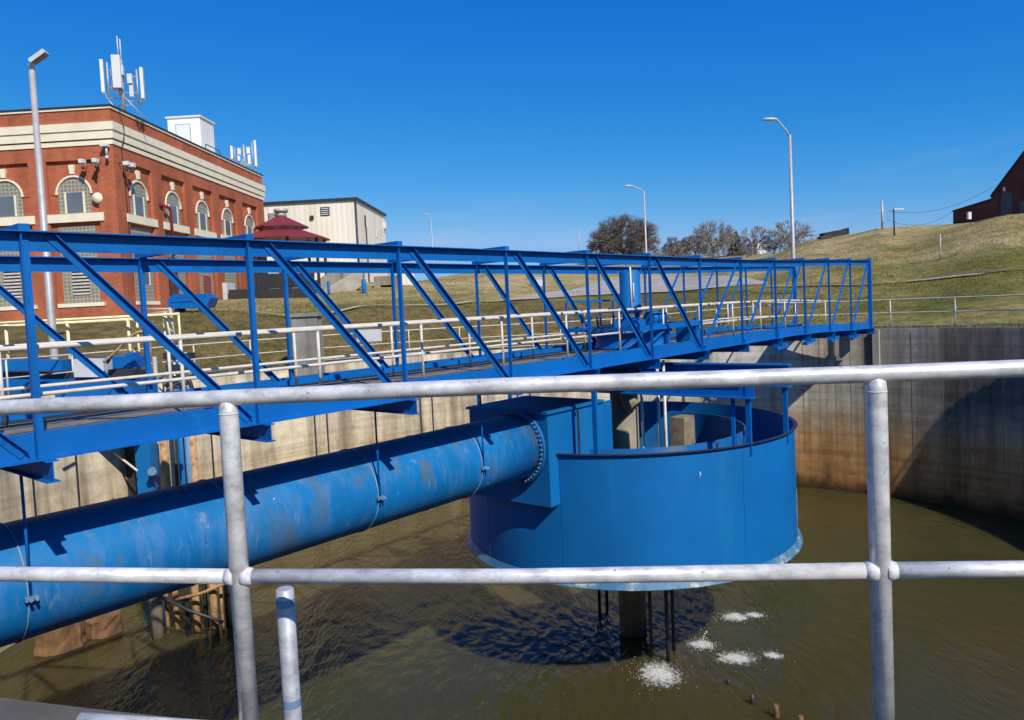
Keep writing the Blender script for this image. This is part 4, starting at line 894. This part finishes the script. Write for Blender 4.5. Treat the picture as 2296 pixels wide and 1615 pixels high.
# far low wood along the horizon
def hedge():
    b=B();rnd=random.Random(3)
    for i in range(7000):
        x=rnd.choice((rnd.uniform(1325,1840),rnd.uniform(1470,1700)));Y=rnd.uniform(125,150) if rnd.random()<.6 else rnd.uniform(100,125);q=on(x,Y);q.z+=rnd.uniform(0,1)*(1.5+.5*math.sin(x*.07)+1.5*smooth(1470,1520,x)*(1-smooth(1640,1700,x)));s=rnd.uniform(.25,.7)
        d=V((rnd.gauss(0,1),rnd.gauss(0,1),rnd.gauss(.6,1))).normalized()*s;k=V((rnd.gauss(0,1),rnd.gauss(0,1),rnd.gauss(0,1))).normalized()*.07
        b.add([q-k,q+k,q+d],[(0,1,2)])
    o=b.build('scrub',M['bark']);tag(o,'brown leafless scrub below the row of bare trees','scrub',kind='stuff')
hedge()
# ------------------------------------------------------------------ equipment at the left behind the bridge
def yrail():
    r=thing('yellow_railing','pale yellow pipe railing in front of the brick building','railing',tuple(atY(200,760,24.5)))
    Y=24.5
    for (x0,y0),(x1,y1),R,nm in (((-260,738),(402,704),.045,'top_rail'),((-260,796),(402,757),.03,'mid_rail'),((-260,746),(300,716),.05,'second_rail')):
        b=B();b.tube([atY(x0,y0,Y),atY(x1,y1,Y-.5 if nm!='second_rail' else Y)],R,10);b.build(nm,M['yellow'],r)
    for x in (-210,-90,12,150,286,306,367,400):
        b=B();yt=738-34*(x+260)/662;p=atY(x,yt,Y);b.tube([V((p.x,p.y,-.3)),p],.05 if x in (12,150,286) else .035,10);b.build('post',M['yellow'],r)
yrail()
ld=thing('access_ladder','cream slanted ladder rails at the end of the yellow railing','ladder',tuple(atY(375,760,24)))
for pts in (((358,706),(378,690),(396,770)),((370,700),(380,748),(400,805)),((330,694),(382,692),(392,760))):
    b=B();b.tube([atY(x,y,24.2) for x,y in pts],.03,8);b.build('stile',M['white_rail'],ld)
b=B()
for s in (.25,.5,.75): b.tube([atY(367+20*s,700+70*s,24.2),atY(378+18*s,702+85*s,24.2)],.02,6)
b.build('rung',M['white_rail'],ld)
# blue trough machine standing along the wall
mc=thing('scum_trough','blue steel trough machine along the left wall behind the bridge','trough',tuple(atY(150,900,22.4)))
def px_box(b,x0,x1,y0,y1,Y,dep,mi=0):
    p=atY(x0,y1,Y);q=atY(x1,y0,Y);p2=atY(x1,y1,Y);b.obox(p,V((p2.x-p.x,0,(p2.z-p.z)*1)),V((0,dep,0)),V((0,0,q.z-p2.z)));return b
b=B();px_box(b,-420,298,856,905,21.9,1.6);b.build('trough',M['blue'],mc)
b=B();px_box(b,-420,298,905,940,22.2,1.0);b.build('trough_base',M['drum'],mc)
b=B();px_box(b,-420,140,808,832,22.5,.5);b.build('side_beam',M['drum'],mc)
b=B();px_box(b,225,305,800,826,22.7,.7);px_box(b,284,300,792,850,22.8,.5);b.build('hopper',M['blue'],mc)
b=B();px_box(b,235,300,829,850,22.3,.5);b.build('motor_housing',M['black'],mc)
b=B();px_box(b,-420,298,835,850,22.8,1.2);b.build('platform',M['dark'],mc)
b=B()
for x in (-40,60,130,230): p0=atY(x,905,19.95);p1=atY(x+26,858,19.95);b.tube([p0,p1],.04,6)
b.build('brace',M['blue'],mc)
b=B();px_box(b,166,234,806,846,22.1,.5);tag(b.build('electrical_cabinet',M['ltgrey']),'light grey electrical cabinet on the blue trough','cabinet')
def hose(name,pts,Y,r,label,mat='hose'):
    b=B();P=[atY(x,y,Y) for x,y in pts];Q=[]
    for i in range(len(P)-1):
        a=P[max(i-1,0)];p=P[i];q=P[i+1];e=P[min(i+2,len(P)-1)]
        for j in range(6):
            t=j/6;Q.append(.5*((2*p)+(q-a)*t+(2*a-5*p+4*q-e)*t*t+(3*p-a-3*q+e)*t**3))
    Q.append(P[-1]);b.tube(Q,r,8);return tag(b.build(name,M[mat]),label,'hose')
hose('hose',[(232,812),(258,790),(290,757),(318,744),(336,760),(330,860)],21.8,.045,'dark rusty hose arched over the blue trough','rust')
hose('hose',[(240,815),(272,770),(306,748),(326,758),(338,850)],21.9,.035,'thin black hose looping beside the rusty one')
hose('hose',[(372,866),(395,846),(420,850),(432,880),(438,930)],19.6,.06,'thick black hose curling down beside the pump')
hose('hose',[(-10,878),(40,872),(80,850),(120,835)],21.7,.03,'black cable hanging in front of the left trough')
pm=thing('pump','dark pump cluster with fittings beside the blue duct','pump',tuple(atY(385,900,20)))
b=B();px_box(b,366,424,792,806,20,.4);px_box(b,372,420,818,834,20,.4);b.build('bracket',M['black'],pm)
b=B()
for x in (378,390,402,416): b.tube([atY(x,790,20.1),atY(x+2,850,20.1)],.035,8)
b.build('valve_stem',M['ltgrey'],pm)
b=B()
for i in range(26): b.ball(atY(random.uniform(366,420),random.uniform(838,884),random.uniform(19.8,20.2)),random.uniform(.05,.13),6)
b.build('casing',simple('shiny_fitting',(.35,.35,.36),.3,.6,var=.7,scale=14),pm)
# vertical ducts and pipes on the wall down to the water
def vpipe(x,ytop,r,mat,name,label,Y=21.,sq=False,bottom=WL-.6):
    Y+=2.7;r*=1.12
    p=atY(x,ytop,Y);b=B()
    if sq: b.box(V((p.x,p.y,(p.z+bottom)/2)),(r*2,r*2,p.z-bottom))
    else: b.tube([V((p.x,p.y,bottom)),p],r,12)
    tag(b.build(name,M[mat]),label,'pipe','vertical pipes on the left wall')
vpipe(317,860,.22,'drum','vertical_duct','square blue vertical duct, leftmost on the left wall',21.2,True)
for x,y,r,mat,lab in ((346,800,.06,'pole','thin grey vertical pipe right beside the blue duct'),(360,905,.12,'rust','thick rusty orange vertical pipe right of the blue duct'),(377,800,.05,'dark','thin dark vertical pipe right of the thick rusty one'),(393,810,.1,'drum','light blue round vertical pipe in the wall cluster'),(409,815,.1,'bluegrey','blue-grey vertical pipe in the wall cluster'),(427,930,.11,'rust','rusty tan vertical pipe, rightmost of the upper cluster')):
    vpipe(x,y,r,mat,'vertical_pipe',lab,21.+.01*x%1*.3)
POSTS=((338,1200,.14,'column','thick grey post in the shade under the big pipe, leftmost of the row'),(362,1200,.05,'rust','thin rusty post beside the thick grey one under the big pipe'),(383,1200,.07,'rust','rusty post under the big pipe, third from the left'),(408,1200,.05,'dark','thin black post under the big pipe, fourth from the left'),(428,1200,.09,'rust','thick rusty post under the big pipe, middle of the row'),(450,1200,.05,'dark','thin black post under the big pipe, right of the middle'),(468,1200,.09,'rust','thick rusty post under the big pipe, right half of the row'),(486,1200,.04,'rust','thinnest rusty post under the big pipe'),(510,1200,.18,'dark','thick black post under the big pipe beside the railing post'))
for i,(x,y,r,mat,lab) in enumerate(POSTS):
    vpipe(x,y,r,mat,'vertical_pipe',lab,17.1+.25*(i%3))
for (xa,ya),(xb,yb),lab in (((395,1345),(520,1300),'rusty slanted bar tied to the posts under the big pipe'),((345,1330),(500,1395),'dark slanted bar across the posts near the water')):
    b=B();b.tube([atY(xa,ya,19.7),atY((xa+xb)/2,(ya+yb)/2+6,19.6),atY(xb,yb,19.5)],.045,8);tag(b.build('brace_rod',M['rust'] if 'rusty' in lab else M['dark']),lab,'rod')
p=atY(344,1052,23.6);b=B();b.tube([p+V((-.02,0,0)),p+V((.12,-.35,0))],.1,14);b.tube([p+V((.11,-.34,0)),p+V((.13,-.38,0))],.13,14);tag(b.build('pipe_stub',M['bluegrey']),'short grey flanged stub on the blue duct','pipe')
p=atY(285,1060,24.3);b=B();b.box(V((p.x,p.y+.2,p.z-2)),(.55,.5,6.5));tag(b.build('duct_shadow_box',M['black']),'black box standing in for the shadow left of the blue duct','shadow')  # black box put where the duct's shadow falls on the wall
b=B();b.tube([atY(252,1012,23.8),atY(308,1056,23.3)],.035,8);tag(b.build('brace_rod',M['white_rail']),'pale slanted brace rod in front of the black shadow box','rod')
def rough(b,p,r,z1):
    rnd=random.Random(int(p.x*50));N=11;zs=[WL-.6,WL+.02,WL+.2,WL+.3*(z1-WL),WL+.65*(z1-WL),z1,z1+.02];L_=len(zs);k0=[rnd.uniform(.82,1.15) for i in range(N)];vs=[]
    for j,z in enumerate(zs):
        for i in range(N):
            t=2*math.pi*i/N;k=r*k0[i]*(rnd.uniform(.92,1.08))*(1 if j<L_-1 else .6)*(1.08 if j<2 else 1);vs.append((p.x+k*math.cos(t),p.y+k*math.sin(t),z+rnd.uniform(-.05,.05)))
    b.add(vs,[(j*N+i,j*N+(i+1)%N,(j+1)*N+(i+1)%N,(j+1)*N+i) for j in range(L_-1) for i in range(N)]+[tuple((L_-1)*N+i for i in range(N))])
p=atY(130,1392,19.4);b=B();rough(b,p,.5,WL+1.25);tag(b.build('wall_footing',M['rustconc']),'brown concrete block in the water under the big pipe','block')
p=atY(232,1380,20.3);b=B();rough(b,p,.42,WL+.45);tag(b.build('wall_footing',M['rustconc']),'smaller brown concrete block in the shade under the big pipe','block')
p=atY(690,760,30);b=B();b.box(V((p.x,p.y,p.z-.35)),(1.0,.8,2.5));b.box(V((p.x,p.y,p.z+.95)),(1.15,.95,.14));tag(b.build('concrete_pier',M['conc']),'square grey concrete pier on the bank behind the handrails','pier')
p0=atY(800,767,29.5);p1=atY(856,765,29.5);b=B();b.obox(p0,p1-p0,V((0,.03,0)),Z*(atY(800,740,29.5).z-p0.z));tag(b.build('sign_board',M['ltgrey']),'blank pale sheet fixed to the rim railing','sign')
# grass tufts at the top of the banks so that edges are not clean
def tufts():
    b=B();rnd=random.Random(7)
    for i in range(70000):
        x=rnd.uniform(380,2330);Y=rnd.choice((rnd.uniform(28,48),rnd.uniform(40,85)))
        if x>1850: Y=rnd.uniform(34,66)
        q=on(x,Y)
        if math.hypot(q.x-TC.x,q.y-TC.y)<TR+.8: continue
        if 1090<x<1720 and 45<Y<86: continue
        h=rnd.uniform(.03,.10);s=V((rnd.gauss(0,1),rnd.gauss(0,.3),0)).normalized()*rnd.uniform(.008,.022);d=V((rnd.gauss(0,.06),rnd.gauss(0,.06),h))
        b.add([q-s-Z*.02,q+s-Z*.02,q+d],[(0,1,2)],0 if rnd.random()<.55 else 1)
    for i in range(9000):   # longer ragged grass along the foot of the railing
        t=rnd.uniform(math.radians(0),math.radians(175));r=TR+.5+abs(rnd.gauss(0,.35));x=TC.x+r*math.cos(t);y=TC.y+r*math.sin(t)
        q=V((x,y,H(x,y)));h=rnd.uniform(.05,.2);s=V((rnd.gauss(0,1),rnd.gauss(0,.3),0)).normalized()*rnd.uniform(.008,.02);d=V((rnd.gauss(0,.08),rnd.gauss(0,.08),h))
        b.add([q-s-Z*.03,q+s-Z*.03,q+d],[(0,1,2)],0 if rnd.random()<.5 else 1)
    o=b.build('grass',[M['tuft'],M['tuft2']]);tag(o,'dry tufts of winter grass scattered over the banks and hill','grass',kind='stuff')
M['tuft2']=simple('green_grass_blade',(.10,.105,.03),1,var=.5,scale=.5,spec=.05)
M['tuft']=simple('dry_grass_blade',(.19,.155,.065),1,var=.5,scale=.5,spec=.05)
tufts()
# ------------------------------------------------------------------ light
SAZ=V((.512,-.856,0));SEL=math.radians(42)
sd=bpy.data.lights.new('sun','SUN');sd.energy=5.0;sd.angle=math.radians(.5);sd.color=(1,.94,.85)
so=bpy.data.objects.new('sun',sd);col.objects.link(so)
sv=V((SAZ.x*math.cos(SEL),SAZ.y*math.cos(SEL),math.sin(SEL)));so.rotation_euler=sv.to_track_quat('Z','Y').to_euler();so.location=(0,0,40)
wd=bpy.data.worlds.new('World');sc.world=wd;wd.use_nodes=True;nt=wd.node_tree;bg=nt.nodes['Background']
sk=nt.nodes.new('ShaderNodeTexSky');sk.sky_type='NISHITA';sk.sun_disc=False;sk.sun_elevation=SEL;sk.sun_rotation=math.atan2(SAZ.x,SAZ.y)
sk.altitude=300;sk.air_density=1.0;sk.dust_density=.25;sk.ozone_density=2.0
# deep clear winter blue : the physical sky graded per channel
bg.inputs[1].default_value=.14
sp=nt.nodes.new('ShaderNodeSeparateColor');cm=nt.nodes.new('ShaderNodeCombineColor');nt.links.new(sk.outputs[0],sp.inputs[0])
for i,(g,a_,mx) in enumerate(((2.6,.60,.27),(1.0,.51,.50),(.42,.80,.88))):
    prev=sp.outputs[i]
    for op,v in (('MULTIPLY',.14),('POWER',g),('MULTIPLY',a_),('MINIMUM',mx),('MULTIPLY',1/.14)):
        q=nt.nodes.new('ShaderNodeMath');q.operation=op;q.inputs[1].default_value=v;nt.links.new(prev,q.inputs[0]);prev=q.outputs[0]
    nt.links.new(prev,cm.inputs[i])
tc_=nt.nodes.new('ShaderNodeTexCoord');mp=nt.nodes.new('ShaderNodeMapping');mp.inputs['Scale'].default_value=(3,3,22);nt.links.new(tc_.outputs['Generated'],mp.inputs[0])
nz=nt.nodes.new('ShaderNodeTexNoise');nz.inputs['Scale'].default_value=1.6;nz.inputs['Detail'].default_value=6;nz.inputs['Roughness'].default_value=.6;nt.links.new(mp.outputs[0],nz.inputs[0])
w1=ramp(nt,nz.outputs[0],[(.56,(0,0,0)),(.74,(.30,.30,.30))])
sx=nt.nodes.new('ShaderNodeSeparateXYZ');nt.links.new(tc_.outputs['Generated'],sx.inputs[0])
w2=ramp(nt,sx.outputs[2],[(.03,(1,1,1)),(.17,(0,0,0))]);w=nt.nodes.new('ShaderNodeMath');w.operation='MULTIPLY';nt.links.new(w1,w.inputs[0]);nt.links.new(w2,w.inputs[1])
nt.links.new(mix(nt,w.outputs[0],cm.outputs[0],(4.2,4.6,5.6)),bg.inputs[0])
vs=sc.view_settings;vs.view_transform='Standard';vs.look='None';vs.exposure=0;vs.gamma=1
